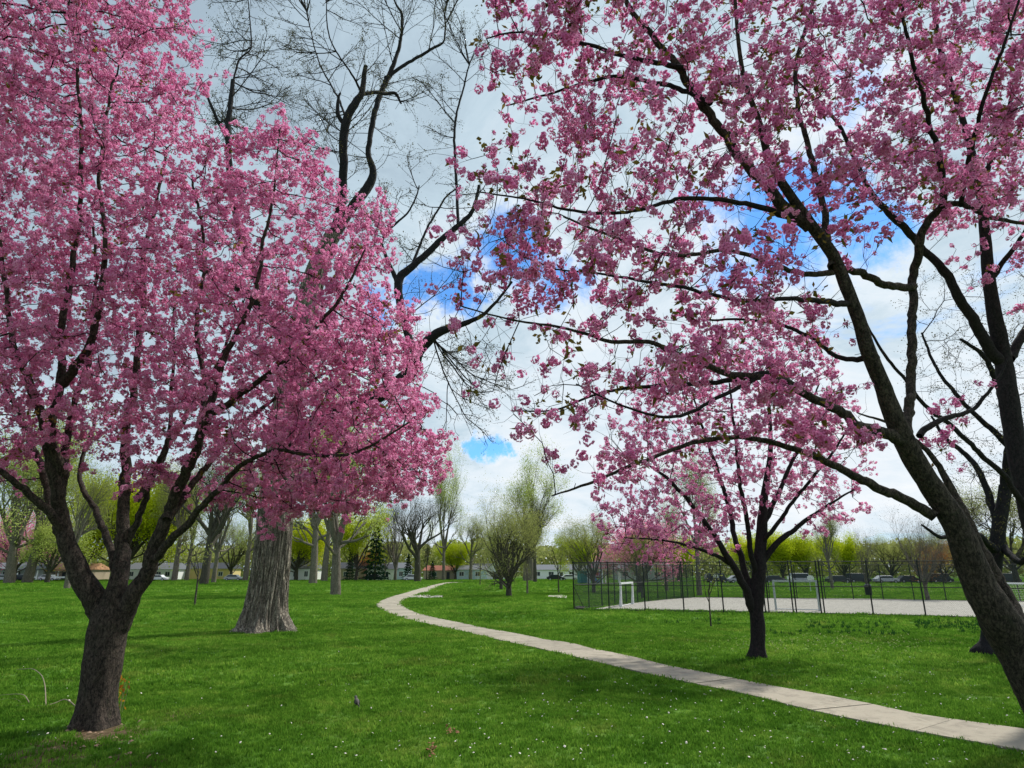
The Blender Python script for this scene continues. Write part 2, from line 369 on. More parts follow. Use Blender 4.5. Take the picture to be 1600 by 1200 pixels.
def cluster(name, seed, nfl, r_ball, r_fl, rich, m_pink, m_leaf, nleaf):
    rs = np.random.default_rng(seed); V = []; Fs = []; tp = []; mi = []; off = 0
    for i in range(nfl):
        v, f, t = flower(rs, r_fl * rs.uniform(.85, 1.15), 5, rich)
        d = rs.normal(size=3); d /= np.linalg.norm(d) + 1e-9
        q = np.array(Vector(d).to_track_quat('Z', 'Y').to_matrix()); ctr = d * r_ball * rs.uniform(.45, 1.0) * np.array((1, 1, .85))
        V.append(v @ q.T + ctr); Fs.append(f + off); tp.append(t); mi += [0] * len(f); off += len(v)
    for i in range(nleaf):
        a = rs.uniform(0, 6.28); el = rs.uniform(-.2, 1.0); L = r_ball * rs.uniform(.8, 1.3); wd = L * .2
        d = np.array((math.cos(a) * math.cos(el), math.sin(a) * math.cos(el), math.sin(el))); s_ = np.array((-math.sin(a), math.cos(a), 0))
        V.append(np.array([d * L * .3, d * L * .8 + s_ * wd, d * L * 1.5, d * L * .8 - s_ * wd])); Fs.append(np.array([(0, 1, 2), (0, 2, 3)]) + off); tp.append(np.ones(4)); mi += [1, 1]; off += 4
    me = mesh(name, np.vstack(V), np.vstack(Fs), [m_pink, m_leaf], mi=mi)
    a = me.attributes.new('tip', 'FLOAT', 'POINT'); a.data.foreach_set('value', np.concatenate(tp).astype(np.float32))
    return me
CL_NEAR = [cluster('blossom_bunch', 10 + i, n, .075, .027, True, M['pink2'], M['bronze'], lf) for i, (n, lf) in enumerate(((22, 0), (18, 3), (14, 0), (26, 1)))]
CL_MID = [cluster('blossom_bunch_mid', 20 + i, n, .06, .03, False, M['pink'], M['bronze'], lf) for i, (n, lf) in enumerate(((14, 0), (11, 2), (9, 0), (16, 0)))]
CL_FAR = [cluster('blossom_bunch_far', 30 + i, n, .065, .042, False, M['pink'], M['bronze'], lf) for i, (n, lf) in enumerate(((9, 0), (7, 2), (6, 0)))]
def leafpuff(name, seed, n, rad, L, m_):
    rs = np.random.default_rng(seed); V = []; Fs = []
    for i in range(n):
        c = rs.normal(size=3) * rad * .5; d = rs.normal(size=3); d /= np.linalg.norm(d); s_ = np.cross(d, rs.normal(size=3)); s_ /= np.linalg.norm(s_)
        l = L * rs.uniform(.6, 1.3); b0 = len(V); V += [c, c + d * l * .5 + s_ * l * .3, c + d * l, c + d * l * .5 - s_ * l * .3]; Fs.append((b0, b0 + 1, b0 + 2)); Fs.append((b0, b0 + 2, b0 + 3))
    return mesh(name, np.array(V), np.array(Fs), m_)
LEAF_BRONZE = [leafpuff('leaf_spray', 40 + i, 7, .07, .06, M['bronze']) for i in range(2)]
BUDS = [leafpuff('bud_spray', 50 + i, 5, .22, .085, M['bud']) for i in range(3)]
def tuft(name, seed, n, h, spread, m_, wid=.006, lean=.6):
    rs = np.random.default_rng(seed); V = []; Fs = []
    for i in range(n):
        a = rs.uniform(0, 6.28); c = np.array((rs.normal() * spread, rs.normal() * spread, -.004)); hh = h * rs.uniform(.55, 1.15)
        d = np.array((math.cos(a), math.sin(a), 0)); s_ = np.array((-d[1], d[0], 0)) * wid * rs.uniform(.7, 1.3); ln = rs.uniform(.1, lean) * hh
        b0 = len(V); p1 = c + d * ln * .35 + np.array((0, 0, hh * .6)); p2 = c + d * ln + np.array((0, 0, hh))
        V += [c - s_, c + s_, p1 + s_ * .8, p1 - s_ * .8, p2]; Fs += [(b0, b0 + 1, b0 + 2), (b0, b0 + 2, b0 + 3), (b0 + 3, b0 + 2, b0 + 4)]
    return mesh(name, np.array(V), np.array(Fs), m_)
TUFT = [tuft('grass_tuft', 60 + i, 14, .06, .04, M['blade']) for i in range(4)]
TUFT_FAR = [tuft('grass_tuft_far', 70 + i, 16, .085, .10, M['blade'], .014) for i in range(3)]
BULB = [tuft('bulb_leaves', 80 + i, 9, .17, .03, leafy('bulb_foliage', [(.02, .07, .02), (.035, .11, .02)], .3), .011, .7) for i in range(2)]

# ------------------------------------------------------------------ tubes
def nrm(v): return v / (np.linalg.norm(v, axis=-1, keepdims=True) + 1e-12)
def tube(pts, rad, n, disp=0.0, freq=3.0, flare=None):
    """one swept tube, returns V,F(quads)"""
    pts = np.asarray(pts, float); rad = np.asarray(rad, float); k = len(pts)
    tg = np.empty_like(pts); tg[1:-1] = pts[2:] - pts[:-2]; tg[0] = pts[1] - pts[0]; tg[-1] = pts[-1] - pts[-2]; tg = nrm(tg)
    ref = np.array((1., 0, 0)) if abs(tg[0][0]) < .8 else np.array((0, 1., 0))
    u = nrm(np.cross(tg[0], ref)); ang = np.arange(n) * 2 * math.pi / n; ca, sa = np.cos(ang), np.sin(ang); V = np.empty((k, n, 3))
    for i in range(k):
        u = u - tg[i] * np.dot(u, tg[i]); u = u / (np.linalg.norm(u) + 1e-12); v = np.cross(tg[i], u)
        ring = ca[:, None] * u + sa[:, None] * v; rr = np.full(n, rad[i])
        if disp:
            for j in range(n):
                q = pts[i] + ring[j] * rad[i]
                rr[j] *= 1 + disp * mnoise.fractal(Vector((q[0] * freq * 1.5, q[1] * freq * 1.5, q[2] * freq * .6)), 1.0, 2.0, 3)
        if flare is not None: rr = rr * flare(i, ang, pts[i])
        V[i] = pts[i] + ring * rr[:, None]
    idx = np.arange(k * n).reshape(k, n); a = idx[:-1]; b = idx[1:]
    Q = np.stack([a, np.roll(a, -1, 1), np.roll(b, -1, 1), b], -1).reshape(-1, 4)
    return V.reshape(-1, 3), Q
def tubes_mesh(name, chains, mat_, sides, disp=0.0, freq=3.0):
    Vs = []; Qs = []; o = 0
    for pts, rad in chains:
        n = sides(max(rad)); v, q = tube(pts, rad, n, disp if max(rad) > .05 else 0.0, freq); Vs.append(v); Qs.append(q + o); o += len(v)
    return mesh(name, np.vstack(Vs), np.vstack(Qs), mat_, smooth=True)
def catmull(P_, step):
    P_ = np.asarray(P_, float); out = []
    for i in range(len(P_) - 1):
        p0 = P_[max(i - 1, 0)]; p1 = P_[i]; p2 = P_[i + 1]; p3 = P_[min(i + 2, len(P_) - 1)]
        n = max(1, int(np.linalg.norm(p2[:3] - p1[:3]) / step))
        for j in range(n):
            t = j / n; out.append(.5 * ((2 * p1) + (-p0 + p2) * t + (2 * p0 - 5 * p1 + 4 * p2 - p3) * t * t + (-p0 + 3 * p1 - 3 * p2 + p3) * t ** 3))
    out.append(P_[-1]); return np.array(out)
def limb3(spec, step, jit=0.0, thin=1.0):
    """[(px,py,depth,width px)] -> smooth 3-D polyline with radius"""
    a = []
    for px, py, Y, wpx in spec:
        p = P(px, py, Y); a.append((*p, wpx * thin * .5 * T(px, py, Y) / F))
    c = catmull(a, step); c[:, 3] = np.maximum(c[:, 3], .003)
    if jit:
        k = len(c); j = np.cumsum(rng.normal(size=(k, 3)), 0); j -= np.linspace(0, 1, k)[:, None] * j[-1]; c[:, :3] += j * jit * np.minimum(1, c[:, 3:4] * 20)
    return c

# ------------------------------------------------------------------ crown growth (branches grow towards points spread through the crown)
def inpoly(poly, x, y):
    poly = np.asarray(poly, float); n = len(poly); ins = np.zeros(len(x), bool); j = n - 1
    for i in range(n):
        xi, yi = poly[i]; xj, yj = poly[j]
        c = ((yi > y) != (yj > y)) & (x < (xj - xi) * (y - yi) / (yj - yi + 1e-12) + xi); ins ^= c; j = i
    return ins
def edge_dist(poly, x, y):
    poly = np.asarray(poly, float); d = np.full(len(x), 1e9)
    for i in range(len(poly)):
        a = poly[i]; b = poly[(i + 1) % len(poly)]; ab = b - a; t = np.clip(((x - a[0]) * ab[0] + (y - a[1]) * ab[1]) / (ab @ ab + 1e-9), 0, 1)
        d = np.minimum(d, np.hypot(x - a[0] - t * ab[0], y - a[1] - t * ab[1]))
    return d
def crown_points(poly, n, yc, half, edge=110., rs=rng):
    """n points spread through the volume whose outline is poly; yc(px,py)=middle depth, half=half thickness"""
    poly = np.asarray(poly, float); lo = poly.min(0); hi = poly.max(0); out = []
    while len(out) < n:
        x = rs.uniform(lo[0], hi[0], 4 * n); y = rs.uniform(lo[1], hi[1], 4 * n); k = inpoly(poly, x, y); x, y = x[k], y[k]
        d = edge_dist(poly, x, y); th = half * np.sqrt(np.clip(d / edge, .04, 1)); dep = np.array([yc(a, b) for a, b in zip(x, y)]) + rs.uniform(-1, 1, len(x)) * th
        for a, b, c in zip(x, y, dep):
            q = P(a, b, c)
            if q[2] > 1.4: out.append(q)
            if len(out) >= n: break
    return np.array(out)
def grow(nodes, par, A, step, kill, rs, up=.12, wig=.25, maxit=220, maxn=30000):
    pos = list(nodes); par = list(par); A = A.copy(); N = np.array(pos)
    best = np.full(len(A), 1e9); bi = np.zeros(len(A), int)
    def upd(st):
        nonlocal best, bi
        new = np.array(pos[st:])
        for c in range(0, len(new), 400):
            blk = new[c:c + 400]; d = ((A[:, None, :] - blk[None]) ** 2).sum(-1); m = d.argmin(1); dm = d[np.arange(len(A)), m]; k = dm < best; best[k] = dm[k]; bi[k] = m[k] + st + c
    upd(0); stuck = 0
    for it in range(maxit):
        keep = best > kill * kill; A = A[keep]; best = best[keep]; bi = bi[keep]
        if len(A) == 0 or len(pos) > maxn: break
        P_ = np.array(pos); d = nrm(A - P_[bi]); ids, inv = np.unique(bi, return_inverse=True); D = np.zeros((len(ids), 3)); np.add.at(D, inv, d)
        D = nrm(nrm(D) + rs.normal(size=D.shape) * wig + np.array((0, 0, up)))
        st = len(pos)
        for i, v in zip(ids, D): pos.append(P_[i] + v * step * rs.uniform(.8, 1.2)); par.append(int(i))
        upd(st)
    return np.array(pos), np.array(par)
def radii(pos, par, r_tip, expo=2.4, fixed=None, rmax=None):
    n = len(pos); acc = np.zeros(n); nch = np.zeros(n, int)
    for i in range(n):
        if par[i] >= 0: nch[par[i]] += 1
    acc[nch == 0] = r_tip ** expo
    for i in range(n - 1, -1, -1):
        if acc[i] == 0: acc[i] = r_tip ** expo
        if par[i] >= 0: acc[par[i]] += acc[i] + (r_tip * .25) ** expo
    r = acc ** (1 / expo)
    if rmax: r = np.minimum(r, rmax)
    if fixed is not None: r = np.where(fixed > 0, fixed, r)
    return r
def chains_of(pos, par, r, start, attach_r=.8):
    ch = {}
    for i in range(start, len(pos)): ch.setdefault(int(par[i]), []).append(i)
    out = []; starts = [(p, c) for p in ch if p < start for c in ch[p]]
    while starts:
        p, c = starts.pop(); line = [p, c]
        while c in ch:
            kids = sorted(ch[c], key=lambda k: -r[k]); 
            for k in kids[1:]: starts.append((c, k))
            c = kids[0]; line.append(c)
        pts = pos[line]; rr = r[line].copy(); rr[0] = min(rr[0], rr[1] * 1.25); out.append((pts, rr))
    return out
def twigs(pos, dirs, L, r0, rs, nseg=3, droop=0.0, spread=.9, parent_r=None):
    """many short thin twigs; returns V,Q, segment points"""
    n = len(pos); d = nrm(dirs + rs.normal(size=(n, 3)) * spread); p = pos.copy(); pts = [p.copy()]; rad = [np.full(n, r0)]
    for s_ in range(nseg):
        d = nrm(d + rs.normal(size=(n, 3)) * .28 + np.array((0, 0, .12 - droop))); p = p + d * (L / nseg)[:, None]; pts.append(p.copy()); rad.append(np.full(n, r0 * (1 - .65 * (s_ + 1) / nseg)))
    pts = np.stack(pts, 1); rad = np.stack(rad, 1); u = nrm(np.cross(pts[:, 1] - pts[:, 0], rs.normal(size=(n, 3)))); v = nrm(np.cross(pts[:, 1] - pts[:, 0], u)); K = nseg + 1
    V = np.empty((n, K, 3, 3))
    for j in range(3):
        a = j * 2 * math.pi / 3; V[:, :, j] = pts + (u * math.cos(a) + v * math.sin(a))[:, None, :] * rad[:, :, None]
    base = np.arange(n)[:, None, None] * K * 3 + np.arange(nseg)[None, :, None] * 3; j = np.arange(3)[None, None, :]
    a = base + j; b = base + (j + 1) % 3; Q = np.stack([a, b, b + 3, a + 3], -1).reshape(-1, 4)
    return V.reshape(-1, 3), Q, pts
SIDES = lambda r: 28 if r > .25 else 18 if r > .1 else 12 if r > .05 else 7 if r > .02 else 5 if r > .009 else 3

def hero_tree(name, label, cat, group, trunk, limbs, crown, step, kill, seed, bark_t, bark_b, r_tip, twig, bloom=None, buds=None, rmax=.06, flare=1.0, up=.12, wig=.25, freq=3.0, tdisp=.12, trunk_mesh=None, thin=1.0, thin_t=1.0):
    rs = np.random.default_rng(seed); base = P(*trunk[0][:3]); base[2] = 0
    root = empty(name, tuple(base)); tag(root, label, cat, group); off = base
    tl = limb3(trunk, step * .35, 0, thin_t)
    nodes = []; par = []; fix = []
    def add_line(l, every, attach):
        prev = attach
        for i in range(0, len(l), every):
            nodes.append(l[i, :3]); par.append(prev); fix.append(l[i, 3]); prev = len(nodes) - 1
    add_line(tl, 3, -1)
    if trunk_mesh is None:
        fl = lambda i, ang, p: 1 + flare * .5 * math.exp(-max(p[2] - .0, 0) / .16) * (1 + .55 * np.sin(ang * 5 + 1.1) + .3 * np.sin(ang * 3 + 2.0))
        z0 = tl[0].copy(); tl2 = np.vstack([tl[:1] * np.array((1, 1, 1, 1.0)) + np.array((0, 0, -.35, 0)), tl]) if tl[0, 2] < .5 else tl
        v, q = tube(catmull(tl2, .07)[:, :3] - off, catmull(tl2, .07)[:, 3], 40, tdisp, freq, fl)
        link('trunk', mesh('trunk', v, q, bark_t, smooth=True), root)
    else: link('trunk', trunk_mesh(tl, off, bark_t), root)
    lines = []
    for sp_ in limbs:
        l = limb3(sp_, step * .35, .012, thin); lines.append(l)
        d = ((np.array(nodes) - l[0, :3]) ** 2).sum(1); add_line(l[2:], 3, int(d.argmin()))
        v, q = tube(l[:, :3] - off, l[:, 3], SIDES(l[:, 3].max()), tdisp * .8 if l[:, 3].max() > .04 else .0, freq)
        link('limb', mesh('limb', v, q, bark_t if l[0, 3] > .05 and trunk_mesh is None else bark_b, smooth=True), root)
    n0 = len(nodes); gstart = [i for i in range(n0)]
    # only the parts above the first third of the trunk sprout
    low = np.array([nodes[i][2] < crown['zmin'] for i in range(n0)])
    nn = np.array(nodes); pp = nn.copy(); pp[low] += 1e4
    pos, pr = grow(list(pp), par, crown['pts'], step, kill, rs, up, wig)
    pos[:n0] = nn; pr = np.array(pr)
    if 'sprays' in crown:     # straight, regularly forking shoots that rise from the limbs
        pos = list(pos); pr = list(pr); lim = np.array(fix); zz = nn[:, 2]; cand_ = np.where((zz > crown['zs']) & (lim < .22))[0]; ctr = np.array((base[0] + .8, base[1])); g1 = len(pos)
        def shoot(pi, d, L, lv):
            n = max(3, int(L / .28)); prev = pi; p = pos[pi]; dd = d; seq = []
            for i_ in range(n):
                dd = nrm(dd + rs.normal(size=3) * .07 + np.array((0, 0, .03))); p = p + dd * L / n; pos.append(p); pr.append(prev); prev = len(pos) - 1; seq.append((prev, dd))
            if lv < 3:
                for i_ in range(1, n):
                    if rs.uniform() < (.62 if lv == 0 else .5):
                        q, e = seq[i_]; u_ = nrm(np.cross(e, rs.normal(size=3))); shoot(q, nrm(e * .8 + u_ * rs.uniform(.4, .75)), L * rs.uniform(.3, .55) * (1 - .45 * i_ / n), lv + 1)
        tg_ = np.vstack([crown_points(pl, k_, lambda x, y: base[1], 3.4, 110, rs) for pl, k_ in crown['within']]); cp_ = nn[cand_]
        for t_ in tg_:
            w_ = cp_ - t_; dd_ = np.linalg.norm(w_, axis=1) + np.maximum(w_[:, 2], 0) * .8; b_i = int(dd_.argmin()); pi = cand_[b_i]; v_ = t_ - nn[pi]; L_ = float(np.clip(np.linalg.norm(v_) * 1.15, .9, 4.2))
            d = nrm(nrm(v_) + np.array((0, 0, .35)) + rs.normal(size=3) * .12)
            shoot(int(pi), d, L_, 0)
        pos = np.array(pos); pr = np.array(pr); fx = np.zeros(len(pos)); fx[:n0] = fix
    r = radii(pos, pr, r_tip, 2.5, None, rmax); r[:n0] = fix
    g0 = n0
    ch = chains_of(pos, pr, r, g0)
    ch = [((a - off), b) for a, b in ch]
    Vs = []; Qs = []; o = 0
    for a, b in ch:
        if len(a) >= 3 and max(b) > r_tip * 1.6: c = catmull(np.column_stack([a, b]), step * .6); a, b = c[:, :3], c[:, 3]
        v, q = tube(a, b, SIDES(max(b))); Vs.append(v); Qs.append(q + o); o += len(v)
    gr = np.arange(g0, len(pos)); dr = nrm(pos[gr] - pos[pr[gr]])
    thin = r[gr] < twig['rthin']; src = gr[thin]; sd_ = dr[thin]
    rep = rs.poisson(twig['n'], len(src)); ii = np.repeat(np.arange(len(src)), rep)
    tp = pos[src[ii]] - off; L = rs.uniform(*twig['len'], len(ii))
    v, q, tpts = twigs(tp, sd_[ii], L, twig['r'], rs, 3, twig.get('droop', 0), twig.get('spread', .8)); Vs.append(v); Qs.append(q + o)
    bo = link('branches', mesh('branches', np.vstack(Vs), np.vstack(Qs), bark_b, smooth=True), root); bo['kind'] = 'stuff'
    if bloom:
        K = bloom['per']; segs = tpts[:, 1:]; m = len(segs)
        cand = [pos[src] - off + rs.normal(size=(len(src), 3)) * .02]
        for k in range(K):
            t = rs.uniform(0.0, segs.shape[1] - 1.001, m); i0 = t.astype(int); f = (t - i0)[:, None]; s = segs[np.arange(m), i0] * (1 - f) + segs[np.arange(m), i0 + 1] * f; cand.append(s + rs.normal(size=(m, 3)) * bloom['jit'])
        c = np.vstack(cand); wpos = c + off
        # blooming is patchy: whole sprays are bare, others are full
        nz = np.array([mnoise.noise(Vector(q_) * bloom['nf']) for q_ in wpos]); pk = np.clip(bloom['p'] + nz * bloom['amp'], 0, 1)
        if 'mask' in bloom: pk = pk * bloom['mask'](wpos)
        c = c[rs.uniform(size=len(c)) < pk]
        sc = rs.uniform(*bloom['scl'], len(c)); rot = rs.uniform(-3.14, 3.14, (len(c), 3)); pr_w = bloom['w']; vid = rs.choice(len(pr_w), len(c), p=pr_w)
        b_o = scatter('blossoms', c, rot, sc, vid, bloom['protos'], root)
        k = rs.choice(len(cand[0]), int(len(cand[0]) * bloom['leaf'])); lp = cand[0][k] + rs.normal(size=(len(k), 3)) * .08
        scatter('young_leaves', lp, rs.uniform(-3.14, 3.14, lp.shape), rs.uniform(.7, 1.4, len(lp)), rs.integers(0, 2, len(lp)), LEAF_BRONZE, root)
        print(name, 'nodes', len(pos), 'twigs', len(tpts), 'bunches', len(c))
    if buds:
        e = tpts[:, -1]; e = np.vstack([e, tpts[:, 2]])
        if 'tips' in buds: kk = rs.uniform(size=len(src)) < buds['tips']; e = np.vstack([e, pos[src[kk]] - off]); k = rs.uniform(size=len(e)) < buds['p']; e = e[k]
        scatter('opening_leaves', e, rs.uniform(-3.14, 3.14, e.shape), rs.uniform(*buds['scl'], len(e)), rs.integers(0, len(buds['protos']), len(e)), buds['protos'], root)
        print(name, 'nodes', len(pos), 'twigs', len(tpts), 'buds', len(e))
    return root

def proj(wp):
    d = wp - np.array((0, 0, H)); t = d[:, 1] * cp + d[:, 2] * sp; return 800 + d[:, 0] / t * F, 600 - (-d[:, 1] * sp + d[:, 2] * cp) / t * F

# ================================================================== STRUCTURE: ground, path, court, road
g = mesh('ground', [(-900, -60, 0), (900, -60, 0), (900, 1500, 0), (-900, 1500, 0)], [(0, 1, 2, 3)], M['ground'])
tag(link('ground', g), kind='structure')

lower = [(731, 910), (701, 912.2), (682, 917.5), (673, 922.5), (649, 930), (632, 938), (627, 943), (633, 949.5), (645, 955.6), (667.5, 963), (720, 974), (757.5, 982), (814, 992), (850, 999.7), (887.5, 1005), (925, 1014.7), (981, 1026), (1037.5, 1040), (1075, 1047.5), (1112, 1055), (1150, 1062.5), (1222, 1076), (1359, 1102), (1428, 1117), (1531, 1132.6), (1600, 1142), (1760, 1166), (1950, 1190)]
upper = [(731, 908.8), (701, 910), (682, 913), (645, 923.2), (607.5, 934), (590.6, 942.5), (588.7, 947), (598, 953.5), (617, 962), (636, 967.5), (667.5, 975.5), (701, 982.5), (729, 988.5), (767, 998), (814, 1008), (850, 1016.5), (887.5, 1025), (925, 1034), (981, 1047), (1037.5, 1060), (1075, 1068), (1150, 1083), (1222, 1101), (1290, 1117), (1442, 1147.5), (1600, 1176), (1700, 1195), (1900, 1222)]
def densify(pl, n):
    c = np.array([G(*p)[:2] for p in pl]); c = catmull(np.column_stack([c, np.zeros((len(c), 2))]), .25)[:, :2]
    return c
ea, eb = densify(lower, 0), densify(upper, 0)   # inner edge, outer edge
# the pairing runs monotonically along both edges
pair = []; j = 0
for i in range(len(ea)):
    seg = eb[j:j + 260]; k = int(((seg - ea[i]) ** 2).sum(1).argmin()); j = min(j + k, len(eb) - 1); pair.append(j)
mid = (ea + eb[pair]) / 2; arc = np.concatenate([[0], np.cumsum(np.linalg.norm(np.diff(mid, axis=0), axis=1))])
tot = arc[-1]
proot = empty('path'); tag(proot, kind='structure')
def at_arc(s):
    i = min(np.searchsorted(arc, s), len(arc) - 1); i = max(i, 1); t = (s - arc[i - 1]) / max(arc[i] - arc[i - 1], 1e-6); t = min(max(t, 0), 1)
    a = ea[i - 1] * (1 - t) + ea[i] * t; bb = eb[pair[i - 1]] * (1 - t) + eb[pair[i]] * t; return a, bb
rs = np.random.default_rng(3)
pos_s = tot; cnt = 0; near_y = 0
while pos_s > 1.5 and cnt < 70:
    y_here = at_arc(pos_s)[0][1]; 
    if y_here > 62: break
    s1 = pos_s - 1.5; V = []; z = .03 + rs.uniform(-.004, .006); ns = 5; gap = .008
    for q in range(ns + 1):
        s = pos_s - gap - (1.5 - 2 * gap) * q / ns; a, bb = at_arc(s); nz = rs.normal(size=2) * .008
        V += [(*(a + nz), z), (*(bb + nz), z), (*(a + nz), -.1), (*(bb + nz), -.1)]
    Fs = []
    for q in range(ns):
        b0 = 4 * q; Fs += [(b0, b0 + 4, b0 + 5, b0 + 1), (b0, b0 + 2, b0 + 6, b0 + 4), (b0 + 1, b0 + 5, b0 + 7, b0 + 3)]
    Fs += [(0, 1, 3, 2), (4 * ns, 4 * ns + 2, 4 * ns + 3, 4 * ns + 1)]
    link('slab', mesh('slab', V, Fs, M['path']), proot); pos_s = s1; cnt += 1
V = []; n_ = 60
for q in range(n_ + 1):
    a, bb = at_arc(pos_s - .02 - (pos_s - .05) * q / n_); V += [(*a, .03), (*bb, .03), (*a, -.1), (*bb, -.1)]
Fs = []
for q in range(n_):
    b0 = 4 * q; Fs += [(b0, b0 + 4, b0 + 5, b0 + 1), (b0, b0 + 2, b0 + 6, b0 + 4), (b0 + 1, b0 + 5, b0 + 7, b0 + 3)]
link('distant_paving', mesh('distant_paving', V, Fs, M['path']), proot)
bed = MB(); V = []
for q in range(161):
    a, bb = at_arc(tot * q / 160); V += [(*a, .012), (*bb, .012)]
link('joint_bed', mesh('joint_bed', V, [(2 * q, 2 * q + 2, 2 * q + 3, 2 * q + 1) for q in range(160)], simple('dark_joint_soil', (.12, .10, .075))), proot)
path_poly = np.vstack([ea, eb[::-1]])

# ball court
c_px = [(930, 952.5), (1060, 954), (1240, 958), (1440, 962.5), (1600, 968), (1900, 977), (1900, 950), (1640, 941.5), (1480, 938.5), (1330, 936), (1085, 934.3), (1055, 936.5), (1010, 941), (960, 947)]
cg = [G(*p) for p in c_px]; n = len(cg)
tag(link('court_slab', mesh('court_slab', [(x, y, .05) for x, y, _ in cg] + [(x, y, -.1) for x, y, _ in cg], [tuple(range(n))] + [(i, n + i, n + (i + 1) % n, (i + 1) % n) for i in range(n)], M['court'])), kind='structure')
st = [G(*p) for p in [(1185, 931.5), (1185, 929.8), (1345, 929.8), (1365, 931.5)]]
tag(link('concrete_strip', mesh('concrete_strip', [(x, y, .03) for x, y, _ in st], [(0, 1, 2, 3)], M['court'])), kind='structure')
# street behind the park
tag(link('street', mesh('street', [(-600, 150, .02), (-20, 160, .02), (-20, 168, .02), (-600, 158, .02)], [(0, 1, 2, 3)], M['road'])), kind='structure')
tag(link('street_pavement', mesh('street_pavement', [(20, 108, .02), (400, 108, .02), (400, 110.5, .02), (20, 110.5, .02)], [(0, 1, 2, 3)], M['court'])), kind='structure')
tag(link('car_park', mesh('car_park', [(30, 118, .02), (400, 118, .02), (400, 134, .02), (30, 134, .02)], [(0, 1, 2, 3)], M['road'])), kind='structure')

# ------------------------------------------------------------------ lawn grass and small things in it
def poly_mask(x, y, extra=0.0):
    m = inpoly(path_poly, x, y); m |= inpoly(np.array([c[:2] for c in cg]), x, y); return m
def lawn(name, y0, y1, dens, protos, scl, label):
    rs = np.random.default_rng(int(y0 * 10)); area = .85 * (y1 * y1 - y0 * y0) + 4 * (y1 - y0); n = int(area * dens)
    y = np.sqrt(rs.uniform(y0 * y0, y1 * y1, n)); x = rs.uniform(-1, 1, n) * (.85 * y + 2)
    k = ~poly_mask(x + rs.normal(0, .028, n), y + rs.normal(0, .028, n)); tx, ty = G(150, 1140)[:2]; k &= np.hypot(x - tx, y - ty) > .33
    # thinner where the soil is worn
    dn = np.array([mnoise.noise(Vector((a * 2.2, b * 2.2, 4))) for a, b in zip(x, y)]); wear = np.exp(-((x - tx) ** 2 + (y - ty + .5) ** 2) / 1.6); k &= rs.uniform(size=n) > np.clip(wear * .9 + (dn - .2) * wear, 0, .97)
    x, y = x[k], y[k]; hn = np.array([mnoise.noise(Vector((a * .9, b * .9, 9))) for a, b in zip(x, y)])
    s = rs.uniform(*scl, len(x)) * (1 + .45 * hn)
    rot = np.column_stack([rs.normal(0, .12, len(x)), rs.normal(0, .12, len(x)), rs.uniform(0, 6.28, len(x))])
    o = scatter(name, np.column_stack([x, y, np.zeros(len(x))]), rot, s, rs.integers(0, len(protos), len(x)), protos); o['label'] = label; o['category'] = 'grass'
    return o
lawn('grass', 5.5, 14, 260, TUFT, (.6, 1.1), 'short mown grass nearest the camera in the foreground lawn')
lawn('grass', 14, 30, 70, TUFT_FAR, (.55, .95), 'short mown grass of the lawn around the middle of the path')
lawn('grass', 30, 75, 14, TUFT_FAR, (.9, 1.5), 'sunlit grass of the far lawn towards the street')
lawn('grass', 75, 210, 1.6, TUFT_FAR, (1.6, 2.6), 'bright grass of the lawn in front of the houses')
def flecks(name, n, reg, size, m_, label, cat, z=.045, sq=1.0):
    rs = np.random.default_rng(len(name) + n); V = []; Fs = []; c = 0
    while c < n:
        a = reg(rs); p = G(*a)
        if poly_mask(np.array([p[0]]), np.array([p[1]]))[0] and rs.uniform() > .05: continue
        s = size * rs.uniform(.5, 1.3); th = rs.uniform(0, 6.28); t1, t2 = rs.normal(0, .35, 2); u = np.array((math.cos(th), math.sin(th), t1)) * s; v = np.array((-math.sin(th), math.cos(th), t2)) * s * .8; o = np.array((p[0], p[1], z * rs.uniform(.6, 1.3) + .005)); b0 = len(V)
        V += [o - u, o - u * .3 - v, o + u * .7 - v * .6, o + u, o + u * .2 + v, o - u * .6 + v * .7, o + np.array((0, 0, s * .5))]; Fs += [(b0 + i, b0 + (i + 1) % 6, b0 + 6) for i in range(6)]; c += 1
    o = link(name, mesh(name, V, Fs, m_)); tag(o, label, cat, kind='stuff'); return o
flecks('fallen_petals', 300, lambda r: (r.uniform(500, 1600), 1010 + 190 * r.beta(1.6, 1.2)), .015, M['petal_white'], 'white fallen petals and daisies scattered over the shaded lawn', 'petals')
flecks('fallen_petals', 130, lambda r: (r.uniform(840, 1600), r.uniform(1000, 1120)), .014, M['petal_white'], 'pale petals lying in the grass along the paved path', 'petals')
flecks('fallen_petals', 60, lambda r: (r.uniform(0, 500), r.uniform(1000, 1190)), .015, M['petal_white'], 'few white petals around the foot of the left cherry', 'petals')
flecks('ground_litter', 520, lambda r: (r.normal(1290, 110), r.normal(1006, 8)), .024, simple('dry_stalks', (.30, .34, .13), .9, .4, 30), 'straw coloured weeds and litter in the lawn beyond the small cherry', 'weeds', .06)
flecks('dead_leaves', 16, lambda r: (r.normal(674, 4), r.normal(1180, 5)), .03, M['deadleaf'], 'small heap of brown dead leaves at the bottom of the lawn', 'leaves', .05)
flecks('dead_leaves', 14, lambda r: (r.normal(702, 6), r.normal(1145, 4)), .025, M['deadleaf'], 'sparse brown leaves in the lawn above the heap', 'leaves', .05)
flecks('dead_leaves', 40, lambda r: (r.normal(150, 30), r.normal(1160, 14)), .03, simple('bark_chips', (.3, .2, .14), .9, .4, 30), 'bark chips on worn soil under the left cherry', 'bark chips', .02)
rs = np.random.default_rng(12); bp_ = []
